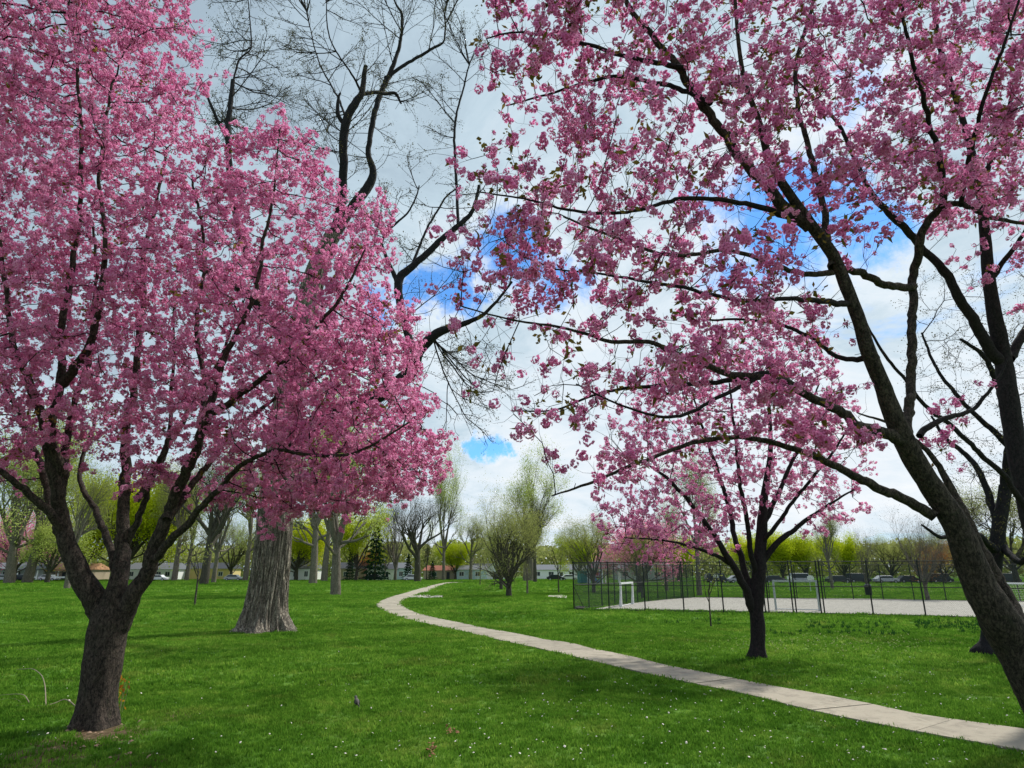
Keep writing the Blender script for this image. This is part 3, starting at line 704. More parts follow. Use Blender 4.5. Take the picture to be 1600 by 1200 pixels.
for (x0, x1, y0, y1, n_) in ((1260, 1400, 973, 984, 80), (1180, 1420, 988, 994, 60), (1430, 1560, 972, 984, 170), (1500, 1600, 975, 992, 60), (1040, 1130, 970, 980, 18)):
    for i in range(n_): bp_.append(G(rs.uniform(x0, x1), rs.uniform(y0, y1)))
bp_ = np.array(bp_); o = scatter('bulb_plants', bp_, np.column_stack([np.zeros(len(bp_)), np.zeros(len(bp_)), rs.uniform(0, 6, len(bp_))]), rs.uniform(.8, 1.35, len(bp_)), rs.integers(0, 2, len(bp_)), BULB)
tag(o, 'dark green bulb foliage sprouting in rows before the ball court', 'plants')

# ================================================================== hero trees
# -- left cherry
YL = 10.6
trunkL = [(146, 1140, 10.6, 64), (149, 1118, 10.6, 60), (154, 1080, 10.6, 57), (161, 1035, 10.6, 58), (166, 1000, 10.6, 60), (172, 965, 10.6, 58), (180, 935, 10.6, 40), (186, 905, 10.6, 29), (194, 860, 10.75, 24)]
limbsL = [
 [(166, 985, 10.6, 40), (150, 930, 10.55, 40), (137, 900, 10.5, 36), (122, 865, 10.45, 31), (110, 830, 10.4, 27), (103, 800, 10.35, 24), (97, 750, 10.2, 23), (89, 700, 10.1, 21), (94, 650, 10.0, 17), (98, 600, 10.0, 14), (106, 520, 9.9, 12), (116, 430, 9.8, 10), (126, 330, 9.6, 8), (124, 200, 9.3, 6), (110, 60, 9.1, 5), (100, -90, 8.9, 3)],
 [(194, 862, 10.75, 24), (200, 800, 10.85, 20), (206, 750, 11.0, 19), (208, 700, 11.1, 15), (212, 650, 11.2, 14), (222, 560, 11.4, 11), (228, 470, 11.5, 9), (238, 360, 11.5, 7), (262, 230, 11.5, 4)],
 [(182, 985, 10.6, 34), (204, 935, 10.5, 32), (227, 900, 10.45, 27), (243, 852, 10.35, 25), (266, 800, 10.25, 20), (290, 750, 10.1, 19), (314, 700, 10.0, 17), (332, 650, 9.95, 15), (345, 610, 9.9, 13), (372, 530, 9.8, 10), (398, 460, 9.7, 8), (412, 380, 9.6, 6), (428, 290, 9.5, 4), (438, 200, 9.4, 2)],
 [(238, 872, 10.4, 16), (278, 832, 10.1, 14), (308, 800, 9.9, 12), (334, 768, 9.7, 11), (378, 724, 9.4, 9), (430, 702, 9.1, 7), (500, 712, 8.8, 6), (560, 705, 8.6, 5), (640, 660, 8.4, 3)],
 [(98, 765, 10.2, 14), (112, 705, 10.4, 13), (116, 650, 10.5, 11), (135, 570, 10.6, 8), (150, 470, 10.6, 6), (145, 350, 10.6, 4)],
 [(196, 850, 10.8, 14), (215, 805, 10.7, 12), (240, 745, 10.6, 10), (262, 690, 10.5, 8), (268, 600, 10.5, 6), (272, 480, 10.5, 3)],
 [(120, 872, 10.5, 20), (98, 838, 10.3, 17), (74, 804, 10.0, 15), (36, 768, 9.7, 12), (0, 737, 9.4, 10), (-60, 700, 9.0, 9), (-150, 640, 8.7, 5)],
 [(92, 832, 10.5, 16), (74, 770, 10.9, 13), (50, 690, 11.3, 11), (18, 620, 11.6, 9), (-30, 540, 11.8, 7), (-60, 420, 11.9, 4)],
 [(100, 740, 10.2, 20), (70, 660, 9.8, 16), (40, 580, 9.5, 12), (15, 490, 9.3, 9), (0, 380, 9.1, 7), (-20, 250, 9.0, 4)],
 [(98, 600, 10.0, 18), (140, 540, 9.7, 14), (160, 460, 9.5, 11), (170, 380, 9.3, 8), (160, 260, 9.1, 6), (175, 130, 8.9, 4)],
 [(184, 900, 10.7, 18), (172, 858, 10.9, 14), (150, 800, 11.3, 10), (130, 740, 11.8, 8), (150, 650, 12.1, 5)],
 [(262, 810, 10.25, 16), (300, 760, 10.6, 12), (345, 700, 11.0, 9), (410, 640, 11.3, 7), (480, 600, 11.5, 5), (560, 560, 11.6, 3)],
 [(334, 645, 9.95, 14), (400, 600, 9.7, 10), (470, 540, 9.4, 8), (530, 470, 9.2, 6), (570, 390, 9.1, 3)],
 [(310, 695, 10.0, 14), (316, 600, 10.3, 10), (305, 500, 10.5, 8), (320, 400, 10.6, 6), (300, 280, 10.6, 4)],
 [(210, 780, 10.9, 14), (250, 700, 11.4, 11), (290, 640, 11.8, 8), (340, 560, 12.1, 6), (380, 470, 12.3, 4)],
]
polyL = [(-380, -420), (270, -420), (300, -60), (314, 20), (330, 80), (322, 160), (338, 240), (395, 195), (436, 166), (480, 206), (516, 250), (530, 320), (560, 335), (592, 285), (616, 330), (612, 420), (650, 500), (665, 560), (652, 610), (692, 690), (702, 738), (655, 780), (600, 810), (530, 812), (460, 815), (440, 815), (400, 850), (375, 810), (330, 780), (290, 790), (240, 740), (200, 790), (150, 700), (100, 740), (55, 700), (0, 755), (-100, 790), (-380, 720)]
ptsL = crown_points(polyL, 7500, lambda x, y: 10.4 - max(0, 300 - y) * .0018, 2.3, 150)
ptsL = np.vstack([ptsL, crown_points([(430, 480), (640, 500), (690, 690), (695, 740), (650, 785), (520, 815), (430, 815)], 1500, lambda x, y: 10.0, 1.8, 70)])
CH = dict(rthin=.013, n=2.0, len=(.12, .42), r=.003)
hero_tree('cherry_tree', 'broad pink flowering cherry on the left, its low trunk forking into many limbs', 'tree', 'flowering cherry trees',
          trunkL, limbsL, dict(pts=ptsL, zmin=1.9), .20, .25, 1, M['cherry'], M['cherry_dark'], .0045, CH,
          dict(per=4, jit=.035, nf=1.3, p=.70, amp=.6, scl=(.42, .95), w=[.3, .15, .25, .3], protos=CL_MID, leaf=.12), flare=.5, up=.10, tdisp=.09, freq=5, thin=.86, thin_t=.93)
# -- right foreground cherry
trunkR = [(1700, 1290, 8.1, 112), (1680, 1230, 8.1, 104), (1660, 1165, 8.1, 98), (1642, 1110, 8.05, 96), (1618, 1060, 8.0, 92), (1586, 1005, 8.0, 84), (1553, 955, 7.9, 70), (1524, 900, 7.85, 60), (1496, 825, 7.75, 50), (1470, 782, 7.7, 45), (1443, 742, 7.6, 42), (1419, 700, 7.5, 41), (1396, 650, 7.4, 37), (1378, 600, 7.3, 31), (1357, 550, 7.15, 29), (1342, 500, 7.05, 26), (1323, 450, 6.95, 24), (1303, 402, 6.85, 23), (1270, 355, 6.7, 22), (1237, 308, 6.6, 19), (1204, 255, 6.5, 16), (1186, 190, 6.4, 12), (1162, 120, 6.3, 9), (1150, 20, 6.2, 7), (1145, -120, 6.1, 4)]
limbsR = [
 [(1268, 358, 6.7, 26), (1232, 318, 6.6, 23), (1182, 268, 6.5, 20), (1140, 205, 6.4, 18), (1108, 158, 6.3, 17), (1070, 105, 6.2, 15), (1030, 60, 6.1, 12), (985, 8, 6.0, 10), (945, -70, 5.9, 7), (930, -200, 5.8, 4)],
 [(1302, 415, 6.85, 18), (1286, 330, 7.0, 13), (1270, 240, 7.1, 11), (1250, 160, 7.2, 9), (1250, 80, 7.2, 8), (1285, -30, 7.3, 6), (1310, -150, 7.3, 4)],
 [(1462, 806, 7.7, 22), (1425, 783, 7.6, 20), (1380, 762, 7.45, 18), (1310, 727, 7.2, 15), (1245, 700, 7.0, 12), (1170, 682, 6.8, 10), (1090, 688, 6.6, 9), (1010, 718, 6.4, 7), (930, 752, 6.2, 6), (862, 775, 6.1, 3)],
 [(1412, 690, 7.45, 26), (1365, 668, 7.3, 22), (1310, 635, 7.1, 19), (1262, 608, 6.9, 17), (1205, 582, 6.7, 14), (1140, 572, 6.5, 13), (1062, 546, 6.3, 11), (1000, 530, 6.15, 9), (950, 530, 6.05, 8), (882, 512, 5.9, 6), (800, 500, 5.8, 4), (720, 478, 5.7, 3)],
 [(1610, 1015, 8.0, 40), (1592, 975, 8.1, 36), (1566, 920, 8.3, 30), (1528, 860, 8.4, 25), (1504, 800, 8.5, 20), (1484, 770, 8.6, 16), (1468, 740, 8.6, 12), (1440, 700, 8.6, 9), (1395, 665, 8.5, 6), (1340, 645, 8.4, 3)],
 [(1412, 695, 7.5, 24), (1423, 655, 7.7, 20), (1429, 600, 7.9, 18), (1428, 550, 8.0, 17), (1429, 500, 8.1, 16), (1429, 440, 8.2, 16), (1440, 380, 8.0, 16), (1465, 335, 7.9, 14), (1500, 322, 7.7, 11), (1560, 345, 7.5, 8), (1640, 352, 7.4, 5)],
 [(1426, 445, 8.2, 16), (1385, 447, 8.0, 15), (1325, 426, 7.7, 14), (1262, 432, 7.4, 11), (1200, 416, 7.1, 9), (1130, 392, 6.9, 8), (1050, 402, 6.7, 7), (960, 372, 6.5, 6), (880, 338, 6.4, 4)],
 [(1235, 340, 6.6, 14), (1165, 318, 6.4, 10), (1080, 310, 6.2, 9), (985, 330, 6.0, 7), (900, 328, 5.9, 6), (820, 310, 5.8, 4), (745, 300, 5.7, 3)],
 [(1205, 583, 6.7, 13), (1120, 600, 6.9, 10), (1030, 606, 7.1, 8), (950, 615, 7.2, 6), (870, 640, 7.3, 4), (800, 642, 7.4, 3)],
 [(1070, 106, 6.2, 12), (985, 88, 6.0, 9), (895, 62, 5.8, 7), (810, 50, 5.7, 4), (760, 60, 5.7, 3)],
 [(1110, 162, 6.3, 12), (1030, 128, 6.5, 9), (950, 122, 6.7, 7), (870, 145, 6.9, 5), (790, 165, 7.0, 3)],
 [(1332, 475, 7.0, 14), (1250, 470, 6.6, 10), (1150, 470, 6.3, 8), (1060, 450, 6.1, 7), (960, 430, 5.9, 5), (860, 420, 5.8, 3)],
 [(1200, 582, 6.7, 10), (1130, 620, 6.4, 8), (1060, 650, 6.2, 7), (990, 640, 6.1, 5), (900, 600, 6.0, 3)],
 [(1470, 330, 7.9, 14), (1460, 240, 7.3, 11), (1440, 150, 6.7, 9), (1420, 60, 6.2, 7), (1400, -80, 6.0, 4)],
 [(1500, 322, 7.7, 10), (1520, 230, 7.0, 9), (1550, 120, 6.4, 7), (1590, 10, 6.0, 5), (1620, -100, 5.8, 3)],
 [(1436, 680, 8.6, 14), (1475, 655, 8.7, 11), (1520, 640, 8.8, 8), (1560, 590, 8.8, 5), (1575, 560, 8.8, 3)],
 [(1372, 560, 7.2, 14), (1320, 560, 7.6, 10), (1260, 520, 8.0, 8), (1190, 500, 8.3, 6), (1100, 500, 8.5, 4)],
]
yR = lambda x, y: 6.6 + (x - 1150) * .0022
pR1 = crown_points([(765, -300), (1250, -300), (1800, -300), (1800, 330), (1560, 400), (1500, 330), (1400, 340), (1330, 430), (1310, 560), (1390, 700), (1290, 700), (1180, 650), (1060, 690), (955, 650), (960, 560), (860, 470), (780, 430), (700, 440), (735, 370), (712, 250), (745, 205), (800, 190), (850, 150), (760, 150), (745, 70)], 2900, yR, 1.9, 140)
pR2 = crown_points([(700, 430), (960, 450), (970, 600), (850, 600), (760, 560), (650, 500)], 120, yR, 1.0, 60)
pR3 = crown_points([(690, 600), (960, 560), (960, 690), (800, 680)], 150, yR, 1.0, 60)
pR4 = crown_points([(870, 770), (960, 700), (1100, 660), (1180, 700), (960, 770)], 110, yR, .8, 50)
pR5 = crown_points([(1432, 620), (1500, 620), (1578, 560), (1565, 640), (1480, 700), (1440, 735)], 90, lambda x, y: 8.7, .5, 50)
pR6 = crown_points([(715, 430), (735, 370), (712, 250), (800, 220), (980, 300), (980, 480), (780, 430)], 160, yR, 1.2, 60)
def maskR(wp):
    x, y = proj(wp); m = np.ones(len(x))
    for poly, v in (([(690, 470), (960, 520), (960, 660), (650, 680), (640, 500)], .5), ([(1300, 430), (1700, 420), (1700, 560), (1440, 610), (1400, 560), (1300, 520)], .22), ([(1300, 700), (1470, 735), (1470, 860), (1200, 800)], .15), ([(840, 790), (960, 690), (1150, 690), (1100, 760)], .55), ([(1570, 420), (1900, 420), (1900, 900), (1570, 900)], .1), ([(1330, 320), (1560, 380), (1560, 440), (1330, 420)], .6)):
        m[inpoly(poly, x, y)] = v
    return m
hero_tree('cherry_tree', 'leaning pink cherry in the right foreground with a thick dark trunk crossing the path', 'tree', 'flowering cherry trees',
          trunkR, limbsR, dict(pts=np.vstack([pR1, pR2, pR3, pR4, pR5, pR6]), zmin=2.6), .17, .27, 2, M['cherry'], M['cherry_dark'], .0036, dict(rthin=.010, n=1.7, len=(.12, .45), r=.0024, spread=.85),
          dict(per=2, jit=.03, nf=1.5, p=.50, amp=.9, scl=(.35, 1.1), w=[.3, .2, .25, .25], protos=CL_NEAR, leaf=.22, mask=maskR), rmax=.045, tdisp=.08, freq=5, flare=.3, thin_t=.77, thin=.78, up=.02, wig=.2)
# -- second right cherry, standing just outside the frame
trunkQ = [(1720, 1108, 12.0, 76), (1690, 1040, 12.0, 60), (1655, 950, 12.0, 54), (1618, 830, 12.0, 50), (1592, 720, 12.0, 47), (1576, 620, 12.0, 45), (1566, 552, 12.0, 40), (1548, 460, 11.8, 30), (1540, 380, 11.6, 26), (1530, 290, 11.4, 20), (1505, 190, 11.2, 15), (1466, 60, 11.0, 12), (1452, -80, 10.8, 7), (1440, -200, 10.7, 4)]
limbsQ = [
 [(1564, 565, 12.0, 28), (1512, 492, 11.7, 23), (1462, 412, 11.4, 19), (1405, 352, 11.1, 16), (1376, 325, 11.0, 14), (1345, 275, 10.8, 10), (1305, 195, 10.6, 8), (1240, 120, 10.4, 4)],
 [(1578, 560, 12.0, 22), (1612, 480, 12.2, 18), (1655, 380, 12.3, 13), (1700, 250, 12.3, 8), (1720, 100, 12.3, 5)],
 [(1604, 800, 12.0, 16), (1565, 745, 11.7, 13), (1502, 682, 11.3, 11), (1440, 632, 11.0, 9), (1382, 555, 10.7, 7), (1352, 500, 10.6, 4)],
 [(1545, 440, 11.8, 14), (1590, 380, 11.3, 10), (1640, 300, 10.8, 7), (1680, 220, 10.5, 4)],
 [(1532, 300, 11.4, 12), (1570, 200, 11.0, 9), (1600, 90, 10.7, 6), (1620, -30, 10.5, 4)],
]
pQ = crown_points([(1300, -300), (1950, -300), (1950, 560), (1660, 500), (1560, 400), (1460, 370), (1390, 320), (1330, 220)], 1100, lambda x, y: 11.3, 2.0, 120)
hero_tree('cherry_tree', 'pink cherry at the right edge, upright dark trunk half out of the frame', 'tree', 'flowering cherry trees',
          trunkQ, limbsQ, dict(pts=pQ, zmin=5.0), .26, .40, 3, M['cherry_dark'], M['cherry_dark'], .0045, CH,
          dict(per=3, jit=.03, nf=1.2, p=.62, amp=.6, scl=(.55, 1.1), w=[.3, .2, .25, .25], protos=CL_MID, leaf=.1), up=.08, thin=.66, thin_t=.60)
# -- small cherry beyond the path
trunkM = [(1184, 1030, 18.4, 34), (1184, 1012, 18.4, 29), (1184, 980, 18.4, 27), (1182, 950, 18.4, 27), (1184, 920, 18.4, 27), (1187, 880, 18.4, 25), (1190, 830, 18.5, 21), (1195, 770, 18.6, 14), (1204, 700, 18.7, 9), (1200, 610, 18.8, 5)]
limbsM = [
 [(1176, 955, 18.4, 18), (1160, 915, 18.2, 15), (1138, 880, 18.0, 13), (1108, 832, 17.7, 10), (1075, 785, 17.4, 8), (1040, 745, 17.1, 6), (1000, 720, 16.9, 3)],
 [(1180, 930, 18.4, 14), (1160, 880, 18.7, 12), (1145, 825, 19.1, 10), (1130, 760, 19.4, 8), (1105, 690, 19.7, 6), (1080, 610, 19.9, 3)],
 [(1188, 885, 18.4, 14), (1210, 855, 18.3, 12), (1242, 826, 18.1, 9), (1285, 795, 17.9, 6), (1335, 765, 17.7, 3)],
 [(1184, 905, 18.4, 12), (1172, 850, 18.0, 10), (1160, 780, 17.6, 8), (1150, 700, 17.3, 6), (1140, 600, 17.1, 3)],
 [(1192, 820, 18.5, 12), (1225, 750, 18.9, 8), (1255, 680, 19.2, 6), (1280, 600, 19.5, 3)],
 [(1140, 880, 18.0, 9), (1100, 860, 17.6, 6), (1040, 845, 17.2, 4), (975, 840, 16.9, 2)],
 [(1190, 850, 18.4, 9), (1235, 790, 17.6, 7), (1290, 720, 17.1, 5), (1330, 660, 16.9, 3)],
]
pM = crown_points([(1080, 505), (1200, 475), (1290, 515), (1335, 610), (1365, 700), (1352, 800), (1290, 845), (1245, 838), (1205, 800), (1150, 850), (1110, 870), (1040, 872), (960, 855), (925, 810), (945, 750), (925, 700), (960, 640), (1000, 570)], 3200, lambda x, y: 18.4, 2.6, 110)
pM = np.vstack([pM, crown_points([(925, 780), (1010, 765), (1150, 800), (1140, 872), (1000, 880), (930, 850)], 520, lambda x, y: 17.6, 2.2, 50)])
hero_tree('cherry_tree', 'small rounded pink cherry standing on the lawn between the path and the ball court', 'tree', 'flowering cherry trees',
          trunkM, limbsM, dict(pts=pM, zmin=2.0), .30, .42, 4, M['cherry_dark'], M['cherry_dark'], .006, dict(rthin=.02, n=1.2, len=(.15, .5), r=.005),
          dict(per=4, jit=.04, nf=.9, p=.70, amp=.65, scl=(.5, 1.1), w=[.4, .2, .4], protos=CL_FAR, leaf=.1), up=.05, rmax=.06, flare=.5, thin=.8, thin_t=.80)
# -- huge old tree behind the left cherry
YB = 26.5
def big_trunk(tl, off, m_):
    c = catmull(np.vstack([tl[:1] + np.array((0, 0, -.4, .15)), tl]), .07); n = 200; k = len(c); rs = np.random.default_rng(5)
    fl = lambda i, ang, p: 1 + .34 * math.exp(-max(p[2], 0) / .45) * (1 + .5 * np.sin(ang * 6 + .6) + .3 * np.sin(ang * 4 + 2)) + -.13 * np.array([max(0, .28 - abs(mnoise.noise(Vector((math.cos(a) * 7 + .25 * math.sin(p[2] * 1.3), math.sin(a) * 7, p[2] * .55))))) / .28 for a in ang]) - .04 * np.array([max(0, mnoise.noise(Vector((math.cos(a) * 16, math.sin(a) * 16, p[2] * 1.1 + 7)))) for a in ang])
    v, q = tube(c[:, :3] - off, c[:, 3], n, 0, 1, fl); return mesh('trunk', v, q, m_, smooth=True)
trunkB = [(413, 978, YB, 72), (414, 960, YB, 68), (420, 915, YB, 60), (426, 860, YB, 57), (432, 790, YB, 54), (442, 700, YB, 50), (456, 600, YB, 46), (474, 500, YB, 40), (496, 420, YB, 32), (520, 365, YB, 22)]
limbsB = [
 [(512, 400, YB, 26), (530, 330, YB, 20), (535, 262, YB - .5, 19), (538, 198, YB - 1, 19), (553, 165, YB - 1, 17), (566, 143, YB - 1, 13), (572, 103, YB - 1, 9)],
 [(564, 147, YB - 1, 9), (585, 143, YB - .5, 8), (602, 146, YB, 8), (618, 146, YB + .3, 7), (627, 162, YB + .4, 4)],
 [(539, 196, YB - 1, 10), (527, 178, YB - 1.2, 9), (529, 150, YB - 1.3, 6), (532, 145, YB - 1.3, 4)],
 [(500, 412, YB, 28), (545, 332, YB + .6, 22), (576, 282, YB + 1, 20), (581, 262, YB + 1, 15), (574, 232, YB + 1, 12), (586, 168, YB + 1.2, 12), (602, 122, YB + 1.5, 11), (616, 80, YB + 1.6, 8), (625, 25, YB + 1.8, 6), (614, 0, YB + 1.9, 4), (600, -60, YB + 2, 3)],
 [(603, 122, YB + 1.5, 9), (640, 96, YB + 1.8, 7), (680, 75, YB + 2, 6), (695, 64, YB + 2, 4), (696, 20, YB + 2.1, 3), (702, -30, YB + 2.1, 2)],
 [(462, 570, YB, 30), (430, 505, YB - 1, 26), (395, 462, YB - 1.7, 23), (362, 442, YB - 2.3, 20), (336, 430, YB - 2.6, 18), (314, 418, YB - 2.8, 16)],
 [(420, 490, YB - 1, 18), (385, 400, YB - 1.6, 15), (362, 300, YB - 2, 14), (357, 216, YB - 2.2, 13), (361, 170, YB - 2.2, 11), (364, 125, YB - 2.2, 9)],
 [(364, 128, YB - 2.2, 4), (375, 92, YB - 2.2, 4), (392, 76, YB - 2.1, 3), (391, 38, YB - 2, 3), (387, -10, YB - 2, 2)],
 [(357, 218, YB - 2.2, 9), (340, 190, YB - 2.5, 7), (322, 148, YB - 2.7, 5), (312, 120, YB - 2.8, 3)],
 [(442, 705, YB, 44), (500, 655, YB - .6, 38), (580, 622, YB - 1.2, 34), (636, 585, YB - 1.8, 31), (656, 545, YB - 2, 26), (690, 518, YB - 2.3, 19), (720, 508, YB - 2.6, 13), (760, 490, YB - 3, 8), (800, 440, YB - 3.3, 5)],
 [(652, 560, YB - 2, 18), (632, 500, YB - 1.6, 17), (624, 440, YB - 1.4, 19), (645, 418, YB - 1.3, 16), (682, 384, YB - 1.2, 14), (714, 356, YB - 1.1, 12), (736, 332, YB - 1.1, 9), (748, 290, YB - 1.1, 6)],
 [(622, 446, YB - 1.4, 12), (604, 404, YB - 1.2, 8), (600, 372, YB - 1.1, 6), (640, 330, YB - 1, 4), (655, 290, YB - 1, 3)],
 [(716, 350, YB - 1.1, 7), (710, 245, YB - 1, 6), (711, 190, YB - 1, 5), (722, 140, YB - .9, 4), (735, 95, YB - .9, 3)],
 [(640, 425, YB - 1.3, 7), (665, 360, YB - .5, 5), (695, 310, YB, 4), (720, 290, YB + .3, 3)],
 [(566, 150, YB - 1, 6), (545, 110, YB - 2, 4), (515, 60, YB - 2.6, 3), (510, 0, YB - 3, 2)],
 [(545, 190, YB - 1, 6), (520, 140, YB + .6, 4), (495, 90, YB + 1.4, 3), (480, 20, YB + 2, 2)],
]
WITH1 = [(318, 110), (345, 40), (400, -150), (760, -150), (775, 60), (745, 160), (700, 240), (770, 330), (750, 420), (650, 420), (560, 400), (500, 280), (420, 250), (345, 260)]
bp1 = crown_points([(318, 110), (345, 60), (420, 30), (455, -120), (730, -120), (750, 60), (700, 160), (690, 240), (760, 330), (740, 360), (650, 300), (640, 420), (560, 380), (500, 280), (420, 250), (345, 260)], 260, lambda x, y: YB, 3.0, 130)
bp2 = crown_points([(690, 560), (740, 500), (800, 440), (700, 330), (590, 300), (600, 480)], 160, lambda x, y: YB - 1.8, 1.6, 60)
bp3 = crown_points([(660, 560), (800, 500), (810, 600), (720, 720), (660, 640)], 130, lambda x, y: YB - 2, 1.4, 60)
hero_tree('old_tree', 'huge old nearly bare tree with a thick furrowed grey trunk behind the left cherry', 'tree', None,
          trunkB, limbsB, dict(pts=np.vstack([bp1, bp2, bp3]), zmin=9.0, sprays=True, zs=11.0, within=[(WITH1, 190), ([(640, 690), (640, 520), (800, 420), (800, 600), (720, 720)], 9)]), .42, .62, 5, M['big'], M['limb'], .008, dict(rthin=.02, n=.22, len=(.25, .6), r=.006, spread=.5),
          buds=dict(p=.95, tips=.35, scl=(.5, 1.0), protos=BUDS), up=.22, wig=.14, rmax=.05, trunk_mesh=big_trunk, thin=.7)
# -- bare twiggy tree behind the right cherries
YT = 19.2
trunkT = [(1546, 1019, YT, 34), (1547, 1000, YT, 25), (1549, 960, YT, 22), (1553, 900, YT, 21), (1560, 830, YT, 20), (1572, 760, YT, 18)]
limbsT = [
 [(1556, 862, YT, 13), (1530, 840, YT - .6, 10), (1500, 832, YT - 1, 8), (1470, 840, YT - 1.3, 6), (1440, 820, YT - 1.5, 3)],
 [(1562, 820, YT, 14), (1542, 770, YT + .5, 10), (1515, 720, YT + .9, 8), (1482, 690, YT + 1.2, 6), (1455, 650, YT + 1.4, 3)],
 [(1570, 770, YT, 15), (1580, 690, YT - .5, 12), (1565, 620, YT - 1, 10), (1540, 560, YT - 1.4, 7), (1500, 530, YT - 1.6, 4)],
 [(1572, 765, YT, 13), (1610, 700, YT + .5, 10), (1640, 620, YT + .8, 8), (1660, 540, YT + 1, 5)],
 [(1563, 850, YT, 12), (1590, 880, YT - .8, 9), (1612, 868, YT - 1.2, 7), (1650, 840, YT - 1.5, 4)],
 [(1580, 700, YT - .4, 10), (1520, 640, YT - .2, 7), (1470, 580, YT, 5), (1440, 520, YT + .2, 3)],
]
bpT = crown_points([(1425, 440), (1520, 400), (1660, 420), (1760, 560), (1720, 860), (1560, 900), (1480, 870), (1425, 800), (1450, 740), (1400, 600)], 620, lambda x, y: YT, 2.6, 110)
hero_tree('bare_tree', 'gnarled leafless tree with tangled twigs behind the leaning cherry trunk', 'tree', None,
          trunkT, limbsT, dict(pts=bpT, zmin=2.6), .3, .45, 6, M['limb'], M['cherry_dark'], .006, dict(rthin=.03, n=1.5, len=(.25, .7), r=.0045, spread=1.0),
          buds=dict(p=.25, scl=(.4, .7), protos=BUDS), up=.03, wig=.22, rmax=.05)
#NEXT
# ================================================================== chain-link fence round the ball court
FH = 2.75
def wire_mesh():
    V = []; Fs = []; Wd, Ht, p = 2.4, FH - .08, .075; r = .0028
    def wire(a, b):
        a = np.array(a); b = np.array(b); d = (b - a) / np.linalg.norm(b - a); u = np.array((-d[2], 0, d[0])); o = len(V)
        for q in (a, b): V.extend([q + u * r, q - u * r * .5 + np.array((0, r, 0)), q - u * r * .5 - np.array((0, r, 0))])
        for i in range(3): Fs.append((o + i, o + (i + 1) % 3, o + 3 + (i + 1) % 3, o + 3 + i))
    n_ = int((Wd + Ht) / p)
    for s in (0, 1):
        for i in range(1, n_):
            c = i * p; x0, z0 = (c, 0) if c < Wd else (Wd, c - Wd); x1, z1 = (0, c) if c < Ht else (c - Ht, Ht)
            if s: x0, x1 = Wd - x0, Wd - x1
            y = .001 if s else -.001
            wire((x0, y, z0 + .04), (x1, y, z1 + .04))
    return mesh('wire_mesh', V, Fs, M['wire'])
WIRE = wire_mesh()
post_me = MB().bar((0, 0, -.2), (0, 0, FH), .038, 8).bar((0, 0, FH), (0, 0, FH + .05), .048, 8, .01); POST = mesh('post', post_me.V, post_me.F, M['black'])
rl = MB().bar((0, 0, 0), (1, 0, 0), .024, 6); RAIL = mesh('rail', rl.V, rl.F, M['black'])
def fence(pts, label, gates=(), mid=True):
    a0 = Vector(pts[0]); root = empty('chain_link_fence', a0); tag(root, label, 'fence')
    for i, p in enumerate(pts):
        o = link('post', POST, root); o.location = Vector(p) - a0
        if i == len(pts) - 1: break
        a, b = Vector(p) - a0, Vector(pts[i + 1]) - a0; d = b - a; L = d.length; an = math.atan2(d.y, d.x)
        w_ = link('wire_mesh', WIRE, root); w_['kind'] = 'stuff'; w_.location = a; w_.rotation_euler.z = an; w_.scale = (L / 2.4, 1, 1)
        for z in ((FH - .03, FH * .52, .06) if mid else (FH - .03, .06)):
            r_ = link('rail', RAIL, root); r_.location = a + Vector((0, 0, z)); r_.rotation_euler.z = an; r_.scale = (L, 1, 1)
    return root
near_px = [(897, 953.2), (952, 954.5), (1008.4, 955.8), (1069, 956.6), (1131, 957.6), (1196.5, 958.6), (1240, 959.4), (1289, 960.2), (1365, 961.8), (1447, 964), (1540, 967), (1650, 970.5), (1790, 975)]
near = [G(*p) for p in near_px]
left_px = [(897, 953.2), (920.6, 950.6), (941, 948.2), (961, 945.8), (979, 943.8), (997, 941.9), (1013.5, 940.4), (1028.5, 938.9), (1042, 937.7), (1054, 936.7), (1065, 935.8), (1075, 935), (1085, 934.2)]
left = [G(*p) for p in left_px]
far_px = [(1085, 934.2), (1123, 934.4), (1162, 935), (1203, 935.6), (1246, 936.2), (1290, 936.8), (1334, 937.3), (1380.6, 937.9), (1429, 938.5), (1479, 939.2), (1533, 940), (1595, 941), (1660, 942), (1730, 943.2)]
far = [G(*p) for p in far_px]
f1 = fence(near, 'tall black chain link fence along the near edge of the ball court')
fence(left, 'tall chain link fence running back along the left side of the ball court')
fence(far, 'tall black chain link fence along the far edge of the court')
# gate leaves: doubled posts and a latch bar in the near fence
b_ = Vector(near[0])
for px, py in ((1202, 958.7), (1245, 959.6), (1284, 960.1)):
    o = link('gate_post', POST, f1); o.location = Vector(G(px, py)) - b_
br = MB().bar(Vector(left[0]) - b_ + Vector((0, .0, FH * .5)), Vector(near[0]) * .35 + Vector(left[1]) * .65 - b_ + Vector((0, 0, .05)), .02); br.build('brace', M['black'], f1)

